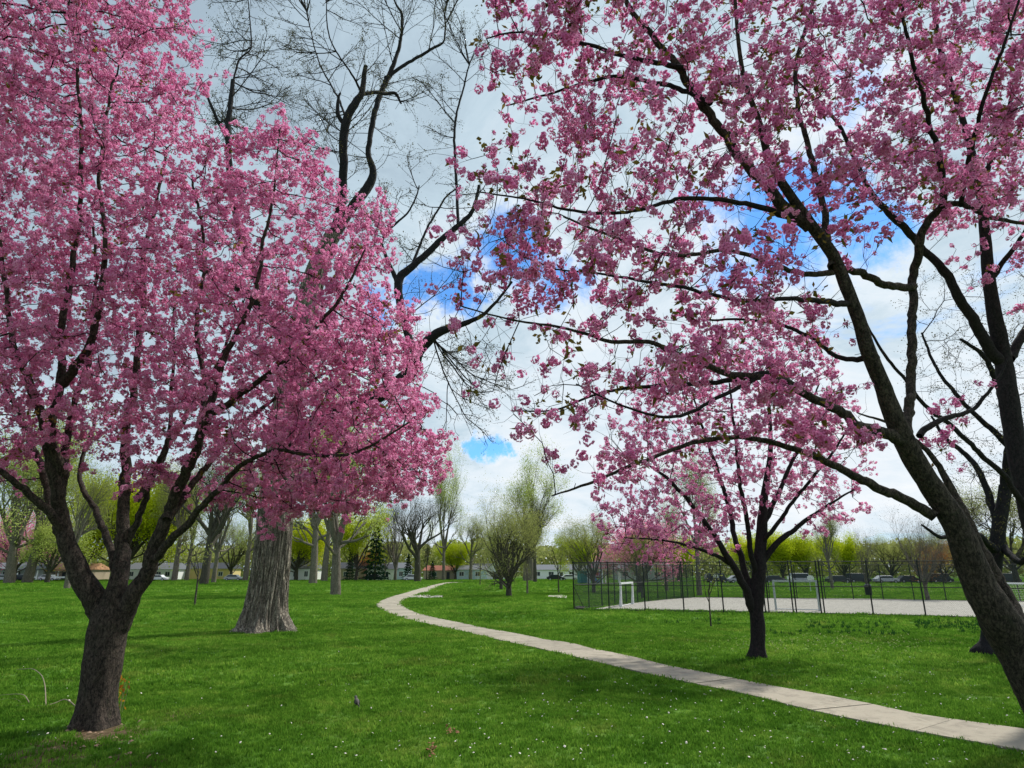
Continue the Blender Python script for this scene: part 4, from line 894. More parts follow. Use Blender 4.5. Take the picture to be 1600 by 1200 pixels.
def goal(p, ang, w_, h_, d_, m_, label, net=True):
    root = empty('ball_goal', p, ang); tag(root, label, 'goal', 'goals on the ball court')
    r = .055
    for s in (-1, 1):
        MB().box(s * w_ / 2 - r, s * w_ / 2 + r, -r, r, 0, h_ - r).build('upright', m_, root)
        MB().bar((s * w_ / 2, 0, h_ - .1), (s * w_ / 2, d_, .03), .025).build('back_stay', m_, root)
        MB().bar((s * w_ / 2, r, .03), (s * w_ / 2, d_, .03), .025).build('ground_bar', m_, root)
    MB().box(-w_ / 2 - r, w_ / 2 + r, -r, r, h_ - r + .001, h_ + r).build('crossbar', m_, root)
    MB().bar((-w_ / 2, d_, .03), (w_ / 2, d_, .03), .025).build('rear_bar', m_, root)
    if net:
        n_ = MB(); k = int(w_ / .15)
        for i in range(k + 1):
            x = -w_ / 2 + w_ * i / k; n_.bar((x, .05, h_ - .05), (x, d_, .04), .004, 3)
        for j in range(1, 12): t = j / 12; n_.bar((-w_ / 2, .05 + (d_ - .05) * t, h_ - .05 - (h_ - .1) * t), (w_ / 2, .05 + (d_ - .05) * t, h_ - .05 - (h_ - .1) * t), .004, 3)
        o = n_.build('net', M['white'], root); o['kind'] = 'stuff'
def face(a, b): d = Vector(b) - Vector(a); return math.atan2(d.y, d.x)
a_, b2 = G(971, 949.5), G(989.5, 945.2)
goal(tuple((np.array(a_) + b2) / 2 + np.array((0, 0, .05))), face(a_, b2), np.linalg.norm(np.array(a_) - b2), 1.42, .12, M['white'], 'small white goal standing at the left end of the ball court', False)
a_, b2 = G(1213, 955), G(1281, 956.5)
goal(tuple((np.array(a_) + b2) / 2 + np.array((0, 0, .05))), face(a_, b2), np.linalg.norm(np.array(a_) - b2), 1.62, 1.0, M['steel'], 'silver framed goal with its back stays behind the near court gate', False)
a_, b2 = G(1580, 949), G(1650, 951.5)
goal(tuple((np.array(a_) + b2) / 2 + np.array((0, 0, .05))), face(a_, b2), np.linalg.norm(np.array(a_) - b2), 1.42, .9, M['white'], 'white netted goal at the right edge beside the leaning cherry', True)
def hoop(px, py, s, label, fan, k=1.0):
    p = G(px, py); root = empty('basketball_hoop', p, R(180)); root.scale = (k, k, k); tag(root, label, 'basketball hoop', 'basketball hoops beyond the ball court')
    MB().bar((0, -.5, -.2), (0, -.5, 2.7 * s), .06).build('pole', M['steel'], root)
    MB().bar((0, -.5, 2.5 * s), (0, -.04, 2.5 * s), .04).build('arm', M['steel'], root)
    if fan: pts = [(-.45, 0), (.45, 0), (.62, .3), (.55, .62), (.3, .82), (0, .88), (-.3, .82), (-.55, .62), (-.62, .3)]
    else: pts = [(-.55, 0), (.55, 0), (.55, .75), (-.55, .75)]
    MB().prism([(x, z + 2.2 * s) for x, z in pts], -.02, .02).build('backboard', M['white'], root)
    rim = MB(); 
    for i in range(12):
        a, b = i * math.pi / 6, (i + 1) * math.pi / 6; rim.bar((.22 * math.cos(a), .3 + .22 * math.sin(a), 2.3 * s), (.22 * math.cos(b), .3 + .22 * math.sin(b), 2.3 * s), .012, 4)
    rim.build('rim', M['red'], root)
hoop(1269, 925, .92, 'fan shaped white basketball backboard just left of the black gate posts', True, .62)
hoop(1236, 924, 1.2, 'square white basketball backboard left of the fan shaped one', False, .5)
hoop(1120, 918, 1.0, 'distant white backboard seen between the small cherry and the fence corner', False, .6)
# waste bin
p = G(1358, 931.5); root = empty('litter_bin', p); tag(root, 'dark litter bin standing at the far court fence', 'bin')
MB().bar((0, 0, 0), (0, 0, .95), .28, 14, .32).build('body', M['black'], root); MB().bar((0, 0, .952), (0, 0, 1.1), .33, 14, .12).build('lid', M['cardark'], root)

# ================================================================== buildings and vehicles
def win(mb_root, x, z, w_, h_, y=-.0):
    f = MB(); t = .09
    f.box(x - w_ / 2 - t, x + w_ / 2 + t, y - .06, y + .05, z - t, z).box(x - w_ / 2 - t, x + w_ / 2 + t, y - .06, y + .05, z + h_, z + h_ + t)
    f.box(x - w_ / 2 - t, x - w_ / 2, y - .058, y + .05, z + .001, z + h_ - .001).box(x + w_ / 2, x + w_ / 2 + t, y - .058, y + .05, z + .001, z + h_ - .001).box(x - .03, x + .03, y - .05, y - .02, z + .002, z + h_ - .002)
    o = f.build('window', M['white'], mb_root); MB().box(x - w_ / 2, x + w_ / 2, y - .025, y - .01, z, z + h_).build('pane', M['glass'], o)
def house(px, py, label, width, depth, wall_h, roof_h, wall, roof, gable=False, windows=(), door=None, porch=0, chimney=False, garage=None, rz=0):
    p = G(px, py); root = empty('house', p, rz); tag(root, label, 'house')
    w2 = width / 2; e = .4
    if gable:   # gable end faces the viewer
        MB().prism([(-w2, 0), (w2, 0), (w2, wall_h), (0, wall_h + roof_h), (-w2, wall_h)], 0, depth).build('wall', wall, root)
        rf = MB(); 
        for s in (-1, 1):
            k = roof_h / w2; rf.prism([(0, wall_h + roof_h + .02), (s * (w2 + e), wall_h - k * e + .02), (s * (w2 + e), wall_h - k * e + .2), (0, wall_h + roof_h + .22)], -.35, depth + .35)
        r_o = rf.build('roof', roof, root)
    else:
        MB().box(-w2, w2, 0, depth, 0, wall_h).build('wall', wall, root)
        V = [(-w2 - e, -e, wall_h), (w2 + e, -e, wall_h), (w2 + e, depth + e, wall_h), (-w2 - e, depth + e, wall_h), (-w2 + e, depth / 2, wall_h + roof_h), (w2 - e, depth / 2, wall_h + roof_h)]
        rf = MB().add(V, [(0, 1, 5, 4), (2, 3, 4, 5), (1, 2, 5), (3, 0, 4), (3, 2, 1, 0)]); r_o = rf.build('roof', roof, root)
    if chimney: MB().box(w2 * .4, w2 * .4 + .6, depth * .45, depth * .45 + .6, wall_h, wall_h + roof_h + .8).build('chimney', M['brick'], r_o)
    for x, z, a, b in windows: win(root, x, z, a, b)
    if door is not None:
        d_ = MB().box(door - .45, door + .45, -.06, .02, 0, 2.05).build('door', M['roofdark'], root); MB().box(door + .3, door + .36, -.12, -.06, 1, 1.08).build('handle', M['steel'], d_)
    if garage is not None: MB().box(garage - 1.3, garage + 1.3, -.05, .02, 0, 2.2).build('garage_door', M['roofdark'], root)
    if porch:
        MB().box(-w2, w2, -porch - .2, -.42, wall_h - .35, wall_h - .15).build('porch_roof', roof, root)
        n_ = max(3, int(width / 2.4))
        for i in range(n_ + 1): x = -w2 + .2 + (width - .4) * i / n_; MB().box(x - .12, x + .12, -porch, -porch + .24, 0, wall_h - .352).build('column', M['white'], root)
        MB().box(-w2, w2, -porch - .02, -porch + .04, .5, .95).build('railing', M['white'], root)
def car(px, py, paint, label, rz=0, van=False):
    p = G(px, py); root = empty('parked_car', (p[0], p[1], .03), rz); tag(root, label, 'car', 'cars parked beyond the park')
    ht = 1.85 if van else 1.42
    prof = [(-2.2, .3), (2.2, .3), (2.25, .75), (1.3 if not van else 1.7, .92), (.75 if not van else 1.2, ht), (-1.2 if not van else -2.0, ht), (-1.85 if not van else -2.2, .95), (-2.25, .85)]
    b = MB().prism(prof, -.85, .85).build('body', paint, root)
    bv = b.modifiers.new('bevel', 'BEVEL'); bv.width = .09; bv.segments = 2
    for y in (-.862, .862): MB().prism([(1.15 if not van else 1.5, .95), (.68 if not van else 1.1, ht - .1), (-1.1 if not van else -1.9, ht - .1), (-1.6 if not van else -1.95, .97)], y - .006, y + .006).build('side_window', M['glass'], root)
    for x in (-1.4, 1.4):
        for y in (-.78, .78):
            wv = MB().bar((x, y - .12, .32), (x, y + .12, .32), .32, 14).build('wheel', M['tyre'], root); MB().bar((x, y - .13 if y < 0 else y + .121, .32), (x, y - .121 if y < 0 else y + .13, .32), .18, 10).build('rim', M['steel'], wv)
    for y in (-.6, .6): MB().box(2.2, 2.28, y - .15, y + .15, .62, .76).build('headlight', M['white'], root)
W_ = M['white']
house(18, 906.6, 'white porch house with a grey roof at the far left edge', 16, 8, 2.9, 1.6, M['greywall'], M['roofgrey'], windows=[(-5, 1, 1.4, 1.2), (-2, 1, 1.4, 1.2), (4, 1, 1.4, 1.2)], door=1.5, porch=2.0)
house(58, 906.0, 'tall cream house with porch columns behind the two left trunks', 8, 9, 4.8, 2.2, simple('cream_siding', (.6, .58, .48)), M['roofgrey'], gable=True, windows=[(-2, 1, 1.2, 1.3), (2, 1, 1.2, 1.3), (0, 3.6, 1.2, 1.1)], door=0, porch=1.6)
house(104, 906.4, 'low house with an orange roof and a white railing', 13, 8, 2.7, 1.7, M['tan'], M['rooforange'], windows=[(-4, 1, 1.4, 1.1), (2, 1, 1.6, 1.1), (5, 1, 1, 1.1)], door=-1, porch=2.0)
house(232, 906.0, 'grey roofed white house seen between the forks of the left cherry', 14, 8, 2.8, 1.8, W_, M['roofgrey'], windows=[(-5, 1, 1.2, 1.1), (2.5, 1, 1.2, 1.1), (5, 1, 1.2, 1.1)], door=0)
house(316, 905.6, 'yellow sided house behind the multi trunk tree', 15, 8, 3.0, 1.7, M['yellowwall'], M['roofdark'], windows=[(-5, 1, 1.2, 1.1), (5, 1, 1.2, 1.1)], door=1)
house(462, 906.6, 'small white house with a grey roof right of the huge old trunk', 9, 8, 2.9, 2.5, W_, M['roofgrey'], windows=[(-2.2, .95, .9, 1.3), (-.3, .95, .9, 1.3), (2.6, .95, .9, 1.3)])
house(545, 906.4, 'tan house partly hidden by the grey trunk', 8, 7, 3.0, 1.6, M['tan'], M['roofdark'], windows=[(-1, 1, 1, 1.1), (2, 1, 1, 1.1)])
house(570, 906.2, 'dark roofed brick house under the yellow green tree', 8, 7, 2.4, 1.9, M['brick'], M['roofdark'], windows=[(-2, .9, 1.8, 1.1), (1.5, .9, 1.4, 1.1)], door=3)
house(594, 906.6, 'white house with a wide window beside the dark roofed one', 7, 7, 2.8, 1.4, W_, M['roofdark'], windows=[(-1.5, .9, 1.2, 1.2), (1.3, .8, 1.6, 1.3)])
house(618, 906.2, 'pale blue house behind the slender bare tree', 6.5, 7, 3.1, 1.5, M['bluewall'], M['roofgrey'], windows=[(-1.5, 1, 1, 1.2), (1.4, 1, 1, 1.2)])
house(700, 905.6, 'brown house low behind the young street trees', 14, 7, 2.5, 1.4, M['tan'], M['brick'], windows=[(-4, .9, 1.4, 1.1), (3, .9, 1.4, 1.1)], door=0)
house(735, 905.8, 'pale blue low house left of the white gabled house', 9, 7, 2.7, 1.2, M['bluewall'], M['roofgrey'], windows=[(-2.5, 1, 1.2, 1.1), (2, 1, 1.2, 1.1)])
house(760, 905.3, 'long white wing with a dark roof joined to the gabled house', 8.5, 8, 2.7, 1.8, W_, M['roofdark'], windows=[(-2.2, 1, 1.2, 1.1), (1.5, 1, 1.2, 1.1)])
house(775, 905.6, 'white gabled house with a dark garage opening beyond the lawn', 6, 6, 2.6, 2.3, W_, M['roofgrey'], gable=True, garage=.4, chimney=True)
house(872, 905.2, 'white house behind the slim saplings near the court corner', 17, 8, 2.7, 1.5, W_, M['roofgrey'], windows=[(-6, 1, 1.4, 1.1), (-2, 1, 1.4, 1.1), (4, 1, 1.4, 1.1)], door=1)
house(1010, 906.5, 'low pale building far behind the left end of the ball court', 15, 9, 3.0, 1.6, M['greywall'], M['roofgrey'], windows=[(x, 1, 1.6, 1.1) for x in (-5.5, -2.5, 3, 5.5)], door=0)
# park shelter with a peaked roof, play structure
p = G(944, 912.5); root = empty('park_shelter', p); tag(root, 'white park shelter with a peaked grey roof behind the fence', 'shelter')
for i in range(6):
    a = i * math.pi / 3 + .3; MB().bar((3.2 * math.cos(a), 3.2 * math.sin(a), 0), (3.2 * math.cos(a), 3.2 * math.sin(a), 2.7), .13, 8).build('column', W_, root)
rf = MB().bar((0, 0, 2.701), (0, 0, 4.6), 4.2, 6, .9).bar((0, 0, 4.6), (0, 0, 5.6), .9, 6, .08); rf.build('roof', M['roofgrey'], root)
MB().bar((0, 0, 2.45), (0, 0, 2.7), 3.6, 6, 3.6).build('beam_ring', W_, root)
MB().bar((0, 0, 0), (0, 0, .15), 3.8, 6).build('floor_slab', M['court'], root)
p = G(917, 912); root = empty('play_structure', p, .3); tag(root, 'teal and red play structure seen through the fence corner', 'play structure')
MB().box(-1.6, .2, -.7, .7, 0, 2.3).build('teal_panel', M['teal'], root)
for x, y in ((.4, -.9), (2.2, -.9), (.4, .9), (2.2, .9)): MB().bar((x, y, 0), (x, y, 3.0), .07).build('post', M['blue'], root)
MB().box(.35, 2.25, -.95, .95, 1.3, 1.42).build('deck', M['steel'], root); MB().box(2.3, 2.36, -.9, .9, 1.0, 2.1).build('panel', M['red'], root)
MB().bar((1.3, 0, 3.0), (1.3, 0, 4.0), 1.5, 4, .1).build('canopy', M['teal'], root)
sl = MB().add([(.5, -1, 1.3), (1.2, -1, 1.3), (1.2, -3.2, .25), (.5, -3.2, .25), (.5, -1, 1.38), (1.2, -1, 1.38), (1.2, -3.2, .33), (.5, -3.2, .33)], [(0, 3, 2, 1), (4, 5, 6, 7), (0, 1, 5, 4), (2, 3, 7, 6), (0, 4, 7, 3), (1, 2, 6, 5)]); sl.build('slide', M['blue'], root)
# cars
for a in [(76, 907.6, M['carwhite'], 'white car parked by the small low forked tree', 0, False), (4, 908.0, M['carsilver'], 'silver car cut by the left edge of the picture', 0, False), (36, 907.8, M['cardark'], 'dark car seen between the two big left trunks', 0, False), (247, 907.8, M['carwhite'], 'white car parked in front of the grey roofed white house', 0, False),
          (118, 907.8, M['cardark'], 'dark car just left of the left cherry trunk', 0, True), (365, 907.4, M['carsilver'], 'silver car left of the huge old trunk', 0, False), (585, 907.4, M['cardark'], 'dark car before the white house with the wide window', 0, False),
          (645, 907.4, M['carwhite'], 'white car left of the wide spreading bare tree', 0, False), (868, 907.2, M['cardark'], 'dark car in front of the white house near the court corner', 0, False), (890, 907.0, M['carwhite'], 'white car beside the court corner', 0, False),
          (1155, 911.4, M['carsilver'], 'silver car left of the small cherry trunk', 0, False), (1210, 911.2, M['cardark'], 'dark car seen over the silver goal', 0, False), (1252, 911.0, M['carsilver'], 'pale van seen between the two white backboards', 0, True),
          (1310, 911.3, M['cardark'], 'dark car at the straight grey trunk', 0, False), (1342, 911.0, M['cardark'], 'second dark car, right of the straight grey trunk', .0, True), (1385, 911.4, M['carsilver'], 'silver car right of the litter bin', 0, False), (1420, 911.2, M['cardark'], 'dark car left of the forked shrubby tree', 0, False),
          (1470, 911.2, M['cardark'], 'dark van behind the forked shrubby tree', 0, True), (1575, 911.5, M['cardark'], 'dark van behind the white netted goal', 0, True), (1120, 911.2, M['cardark'], 'dark van left of the silver car and small cherry', 0, True)]:
    car(*a)

# ================================================================== background trees
def recur_tree(seed, height, trunk_r, fork_h, nmain, spread, levels, leafmat, nleaf, leaf, leafspread, bark_m, multi=False, lower=.0, fuzz=.5):
    """trunk, limbs and a crown of many small leaves as two meshes"""
    rs = np.random.default_rng(seed); ch = []; tips = []
    def br(p, d, L, r, lv):
        n = 5; pts = [p]; rad = [r]; q = p.copy(); dd = d.copy()
        for i in range(n): dd = nrm(dd + rs.normal(size=3) * .13 + np.array((0, 0, .05))); q = q + dd * L / n; pts.append(q.copy()); rad.append(r * (1 - .5 * (i + 1) / n))
        ch.append((np.array(pts), np.array(rad)))
        if lv >= levels - 1:
            for w_ in pts[1:]: tips.append(w_)
        if lv >= levels: return
        k = 3 if lv < 2 else 3
        for j in range(k + (1 if rs.uniform() < .5 else 0)):
            t = rs.integers(2, n + 1); a = rs.uniform(0, 6.28); sp_ = rs.uniform(.35, .85) * (1 if lv else spread)
            u = nrm(np.cross(dd, rs.normal(size=3))); nd = nrm(dd + u * sp_ + np.array((0, 0, .12)))
            br(pts[t], nd, L * rs.uniform(.6, .8), rad[t] * .62, lv + 1)
    if multi:
        ch.append((np.array([(0, 0, -.3), (0, 0, .3), (0, 0, fork_h)], float), np.array([trunk_r * 1.5, trunk_r * 1.1, trunk_r])))
    else:
        k = 8; zz = np.linspace(-.3, fork_h, k); lean = rs.normal(size=2) * .02
        ch.append((np.column_stack([np.cumsum(rs.normal(0, .012 * height / k, k)) + lean[0] * zz, np.cumsum(rs.normal(0, .012 * height / k, k)) + lean[1] * zz, zz]), trunk_r * np.linspace(1.3, .8, k)))
    top = ch[0][0][-1]; Lm = (height - fork_h) * .48
    for j in range(nmain):
        a = 6.28 * j / nmain + rs.uniform(-.4, .4); s = spread * rs.uniform(.4, 1.1); d = nrm(np.array((math.cos(a) * s, math.sin(a) * s, 1.0)))
        st = top if multi else ch[0][0][-1 - int(rs.integers(0, 3))]
        br(st, d, Lm * rs.uniform(.75, 1.1), trunk_r * (.62 if not multi else .55), 1)
    if lower:
        for j in range(3): a = rs.uniform(0, 6.28); br(np.array((0, 0, fork_h * rs.uniform(.5, .9))), nrm(np.array((math.cos(a), math.sin(a), .35))), Lm * .7, trunk_r * .35, 2)
    tips = np.array(tips); sc = height / max(tips[:, 2].max(), 1)
    trunk = tubes_mesh('trunk', [(a * np.array((1, 1, 1)), b) for a, b in ch], bark_m, lambda r: 12 if r > .2 else 7 if r > .06 else 4 if r > .02 else 3)
    crown = None
    if nleaf:
        i = rs.integers(0, len(tips), nleaf); c = tips[i] + rs.normal(size=(nleaf, 3)) * leafspread; d = nrm(rs.normal(size=(nleaf, 3))); s_ = nrm(np.cross(d, rs.normal(size=(nleaf, 3)))); l = (leaf * rs.uniform(.5, 1.4, nleaf))[:, None]
        c[:, 2] = np.maximum(c[:, 2], .6)
        V = np.stack([c - d * l * .5, c + s_ * l * .35, c + d * l * .5, c - s_ * l * .35], 1).reshape(-1, 3); crown = mesh('crown', V, np.arange(nleaf * 4).reshape(-1, 4), leafmat)
    return trunk, crown
PR = {}
FULL = dict(springA=(20000, .42, .13), springB=(18000, .42, .12), maple=(26000, .38, .16), paleS=(16000, .35, .13), oliveM=(24000, .3, .08), russet=(14000, .35, .11), brownT=(22000, .35, .11))
def proto(key, height, **kw):
    if key in FULL: kw['nleaf'], kw['leafspread'], kw['leaf'] = FULL[key]; kw['lower'] = 1
    t, c = recur_tree(height=height, **kw); PR[key] = (t, c, height)
proto('springA', 15, seed=101, trunk_r=.38, fork_h=4.0, nmain=6, spread=.55, levels=5, leafmat=M['pale'], nleaf=9000, leaf=.15, leafspread=.35, bark_m=M['grey'])
proto('springB', 15, seed=102, trunk_r=.42, fork_h=5.0, nmain=5, spread=.65, levels=5, leafmat=M['olive'], nleaf=8000, leaf=.15, leafspread=.35, bark_m=M['grey'])
proto('maple', 9, seed=103, trunk_r=.22, fork_h=1.8, nmain=7, spread=.75, levels=5, leafmat=M['yellow'], nleaf=12000, leaf=.17, leafspread=.3, bark_m=M['darkbark'])
proto('paleS', 7, seed=104, trunk_r=.22, fork_h=1.5, nmain=6, spread=.9, levels=5, leafmat=M['pale'], nleaf=7000, leaf=.14, leafspread=.3, bark_m=M['darkbark'])
proto('oliveM', 9, seed=105, trunk_r=.26, fork_h=1.2, nmain=11, spread=.75, levels=5, leafmat=M['olive'], nleaf=15000, leaf=.09, leafspread=.28, bark_m=M['darkbark'], multi=True)
proto('bareA', 14, seed=106, trunk_r=.34, fork_h=4.5, nmain=6, spread=.8, levels=6, leafmat=M['bud'], nleaf=2500, leaf=.10, leafspread=.2, bark_m=M['darkbark'])
proto('bareB', 8, seed=107, trunk_r=.2, fork_h=1.6, nmain=8, spread=.6, levels=6, leafmat=M['bud'], nleaf=1500, leaf=.08, leafspread=.2, bark_m=M['grey'])
proto('russet', 8, seed=108, trunk_r=.2, fork_h=1.4, nmain=7, spread=.8, levels=5, leafmat=M['brown'], nleaf=8000, leaf=.12, leafspread=.35, bark_m=M['darkbark'])
proto('sapling', 4, seed=109, trunk_r=.045, fork_h=1.7, nmain=4, spread=.5, levels=3, leafmat=M['olive'], nleaf=260, leaf=.07, leafspread=.12, bark_m=M['darkbark'])
proto('brownT', 11, seed=110, trunk_r=.3, fork_h=2.2, nmain=7, spread=.8, levels=5, leafmat=M['olive'], nleaf=9000, leaf=.11, leafspread=.35, bark_m=M['darkbark'])
def spruce_proto(seed, h):
    rs = np.random.default_rng(seed); V = []; n_ = 5200
    t = rs.beta(1.0, 1.35, n_); z = .6 + (h - .6) * t; rad = (h * .27) * (1 - t) ** .85 + .05; lay = .72 + .28 * np.sin(z * 7.5); a = rs.uniform(0, 6.28, n_); lob = 1 + .18 * np.sin(a * 5 + z * 3)
    r = rad * lay * lob * np.sqrt(rs.uniform(.15, 1, n_)); c = np.column_stack([r * np.cos(a), r * np.sin(a), z - r * .28]); d = nrm(np.column_stack([np.cos(a), np.sin(a), -.35 + rs.normal(size=n_) * .25]) + rs.normal(size=(n_, 3)) * .2); s_ = nrm(np.cross(d, rs.normal(size=(n_, 3)))); l = (.32 * rs.uniform(.6, 1.4, n_))[:, None]
    V = np.stack([c - d * l * .5, c + s_ * l * .2, c + d * l * .5, c - s_ * l * .2], 1).reshape(-1, 3)
    PR['spruce'] = (tubes_mesh('trunk', [(np.array([(0, 0, -.2), (0, 0, h * .5), (0, 0, h)], float), np.array([.2, .12, .02]))], M['darkbark'], lambda r: 8), mesh('crown', V, np.arange(n_ * 4).reshape(-1, 4), M['spruce']), h)
spruce_proto(5, 10)
def bg(key, px, py, hpx, label, name='tree', wide=1.0, seed=0, group=None, crownmat=None, rz=None, lean=0.0):
    t, c, h = PR[key]; p = G(px, py); s = hpx * m_per_px(p) / h * 1.0
    root = empty(name, p, (px * 1.7 + seed) % 6.28 if rz is None else rz); tag(root, label, 'tree', group); root.scale = (s * wide, s * wide, s)
    if lean: root.rotation_euler = (0, lean, 0)
    link('trunk', t, root)
    if c is not None:
        o = link('crown', c, root); o['kind'] = 'stuff'
        if crownmat: o.material_slots[0].link = 'OBJECT'; o.material_slots[0].material = crownmat
G1 = 'spring trees across the park'
for a in [
 ('springA', 14, 911.5, 250, 'pale green tree with a big trunk at the far left edge'), ('springA', 42, 911, 270, 'big pale green tree, right one of the two thick trunks at the far left', 'tree', .9),
 ('paleS', 73, 911, 105, 'small pale tree forking low in front of the orange roofed house'), ('springB', 104, 920.5, 190, 'leaning olive tree just left of the left cherry trunk', 'tree', .7),
 ('maple', 196, 906.8, 175, 'bright yellow green tree seen through the fork of the left cherry'), ('maple', 238, 906.4, 160, 'yellow green tree right of the cherry fork', 'tree', .8),
 ('springB', 272, 907.5, 190, 'straight olive tree left of the multi trunk tree', 'tree', .7), ('springB', 291, 907.2, 170, 'slim olive tree between the sapling and the straight one', 'tree', .6),
 ('bareA', 318, 913, 230, 'grey tree of several thick trunks left of the huge old one'), ('springA', 333, 911, 200, 'pale green tree leaning out behind the multi trunk tree', 'tree', .6),
 ('brownT', 360, 906.5, 90, 'low brownish tree left of the huge old trunk'), ('springB', 383, 907.6, 210, 'slender olive tree touching the left side of the huge trunk', 'tree', .6),
 ('maple', 462, 906.8, 105, 'soft yellow green tree right of the huge old trunk', 'tree', 1.1), ('maple', 478, 906.2, 90, 'yellow green tree behind the ivy covered trunk', 'tree', .9),
 ('springB', 489, 912.2, 260, 'tall olive tree with an ivy covered trunk left of the grey trunk', 'tree', .7), ('springB', 506, 908, 230, 'tall dark trunked tree between the ivy covered and the grey trunk', 'tree', .65),
 ('springA', 524, 930, 330, 'tall tree with a straight grey trunk left of the path bend', 'tree', .8), ('maple', 556, 907.4, 115, 'glowing yellow green tree right of the straight grey trunk', 'tree', .75),
 ('russet', 574, 906.2, 45, 'low russet tree in front of the dark roofed house'), ('bareB', 601, 906.8, 70, 'thin dark bare tree before the white houses', 'tree', .5),
 ('bareB', 617, 907, 120, 'slender bare tree left of the wide spreading one', 'tree', .7), ('bareA', 652, 909.2, 150, 'dark bare tree with wide low limbs left of the path end', 'tree', 1.25),
 ('bareA', 666, 907, 70, 'short broken topped trunk beside the wide spreading tree', 'tree', .4), ('springA', 693, 906.8, 205, 'tall thin pale green tree rising above the path end', 'tree', .42),
 ('maple', 712, 905.8, 62, 'low yellow green tree at the end of the path', 'tree', 1.1), ('springB', 735, 906, 95, 'hazy olive tree beyond the lone sapling', 'tree', .9),
 ('oliveM', 795, 931.5, 150, 'rounded olive tree with many upright stems in the middle of the lawn', 'tree', .95), ('oliveM', 783, 921.5, 110, 'smaller dark stemmed tree behind the rounded olive one', 'tree', .8),
 ('springA', 829, 908, 195, 'tall pale green tree rising behind the rounded olive tree', 'tree', .75), ('springB', 824, 928.5, 120, 'slim leaning tree just right of the rounded olive tree', 'tree', .4),
 ('springB', 820, 908, 110, 'stout trunk behind the slim leaning tree', 'tree', .8), ('bareA', 836, 909.5, 150, 'second stout trunk right of the slim leaning tree', 'tree', .7),
 ('maple', 905, 908, 75, 'yellow green tree left of the park shelter', 'tree', .9), ('brownT', 928, 927, 120, 'dark trunked olive tree behind the fence corner', 'tree', .8),
 ('brownT', 1004, 936, 110, 'dark forked tree just left of the pink crown behind the fence', 'tree', .6), ('springB', 1042, 924.5, 140, 'straight trunked tree behind the left court fence', 'tree', .6),
 ('springB', 1093, 931.5, 220, 'thick grey trunk rising behind the left court fence and the small cherry', 'tree', .55),
 ('maple', 1060, 908, 75, 'yellow green tree far behind the left court fence', 'tree', 1.1), ('maple', 1225, 909, 80, 'yellow tree behind the two backboards', 'tree', 1.1), ('maple', 1262, 909, 72, 'yellow green tree right of the fan shaped backboard', 'tree', 1.1),
 ('springB', 1301, 921, 120, 'tall straight grey trunk right of the court gate', 'tree', .62), ('maple', 1322, 909, 76, 'bright yellow green tree right of the straight trunk'),
 ('bareB', 1357, 931, 100, 'grey bare tree standing behind the litter bin', 'tree', .55), ('brownT', 1395, 910, 68, 'rounded olive tree left of the forked shrubby tree', 'tree', 1.2),
 ('bareB', 1450, 938, 128, 'forked shrubby bare tree with pale upright twigs behind the far fence', 'tree', .9), ('russet', 1478, 912, 62, 'russet tree touching the leaning cherry trunk', 'tree', 1.2),
 ('brownT', 1440, 910.5, 72, 'olive brown tree behind the forked shrubby one', 'tree', 1.2), ('brownT', 1545, 911, 85, 'brown tree seen between the two right trunks', 'tree', 1.2), ('brownT', 1590, 912.5, 150, 'tall olive brown tree at the right edge behind the goal', 'tree', 1.0),
 ('maple', 130, 906.2, 150, 'pale yellow tree behind the left cherry trunk', 'tree', 1.0), ('maple', 1180, 908.8, 78, 'yellow green tree hidden behind the small cherry trunk', 'tree', 1.1),
]: bg(*a, group=None)
bg('spruce', 585, 907.5, 92, 'tall dark spruce right of the glowing yellow green tree', 'spruce_tree')
bg('spruce', 637, 907.3, 42, 'small dark spruce left of the wide spreading bare tree', 'spruce_tree')
bg('spruce', 546, 907.2, 52, 'dark spruce beside the straight grey trunk', 'spruce_tree', .8)
bg('spruce', 675, 907, 30, 'low dark conifer right of the wide spreading bare tree', 'spruce_tree', 1.3)
bg('paleS', 20, 909, 112, 'distant pink blossom tree at the left edge', 'blossom_tree', 1.0, crownmat=M['pink_far'] if 'pink_far' in M else None)
bg('paleS', 1000, 926, 118, 'hazy pink blossoming tree behind the left court fence', 'blossom_tree', 1.2, crownmat=M['pink_far'])
bg('sapling', 750, 914.5, 62, 'bare young sapling left of the white gabled house', 'sapling')
bg('sapling', 873, 926.5, 95, 'slim sapling left of the court fence', 'sapling')
bg('sapling', 304, 946, 120, 'thin young tree on the lawn left of the huge old trunk', 'sapling')
bg('sapling', 1111, 980, 130, 'thin staked sapling in front of the court fence', 'sapling', .8)
# wood far behind the houses
rs = np.random.default_rng(77); Vc = []; n_ = 130000
x = np.concatenate([rs.uniform(-260, 260, n_ * 9 // 10), rs.uniform(-700, 700, n_ - n_ * 9 // 10)]); y = 235 + rs.uniform(0, 30, n_) ; top = np.array([10.5 + 4 * mnoise.noise(Vector((a * .03, 0, 1))) + 5 * abs(mnoise.noise(Vector((a * .12, b * .05, 4)))) for a, b in zip(x, y)]); z = top * rs.uniform(0, 1, n_) ** .8
c = np.column_stack([x, y, z + .3]); d = nrm(rs.normal(size=(n_, 3))); s_ = nrm(np.cross(d, rs.normal(size=(n_, 3)))); l = rs.uniform(.4, 1.5, n_)[:, None]
V = np.stack([c - d * l * .5, c + s_ * l * .4, c + d * l * .5, c - s_ * l * .4], 1).reshape(-1, 3)
far_m = leafy('far_wood_foliage', [(.22, .20, .12), (.27, .28, .11), (.36, .39, .14), (.46, .52, .15)], .5)
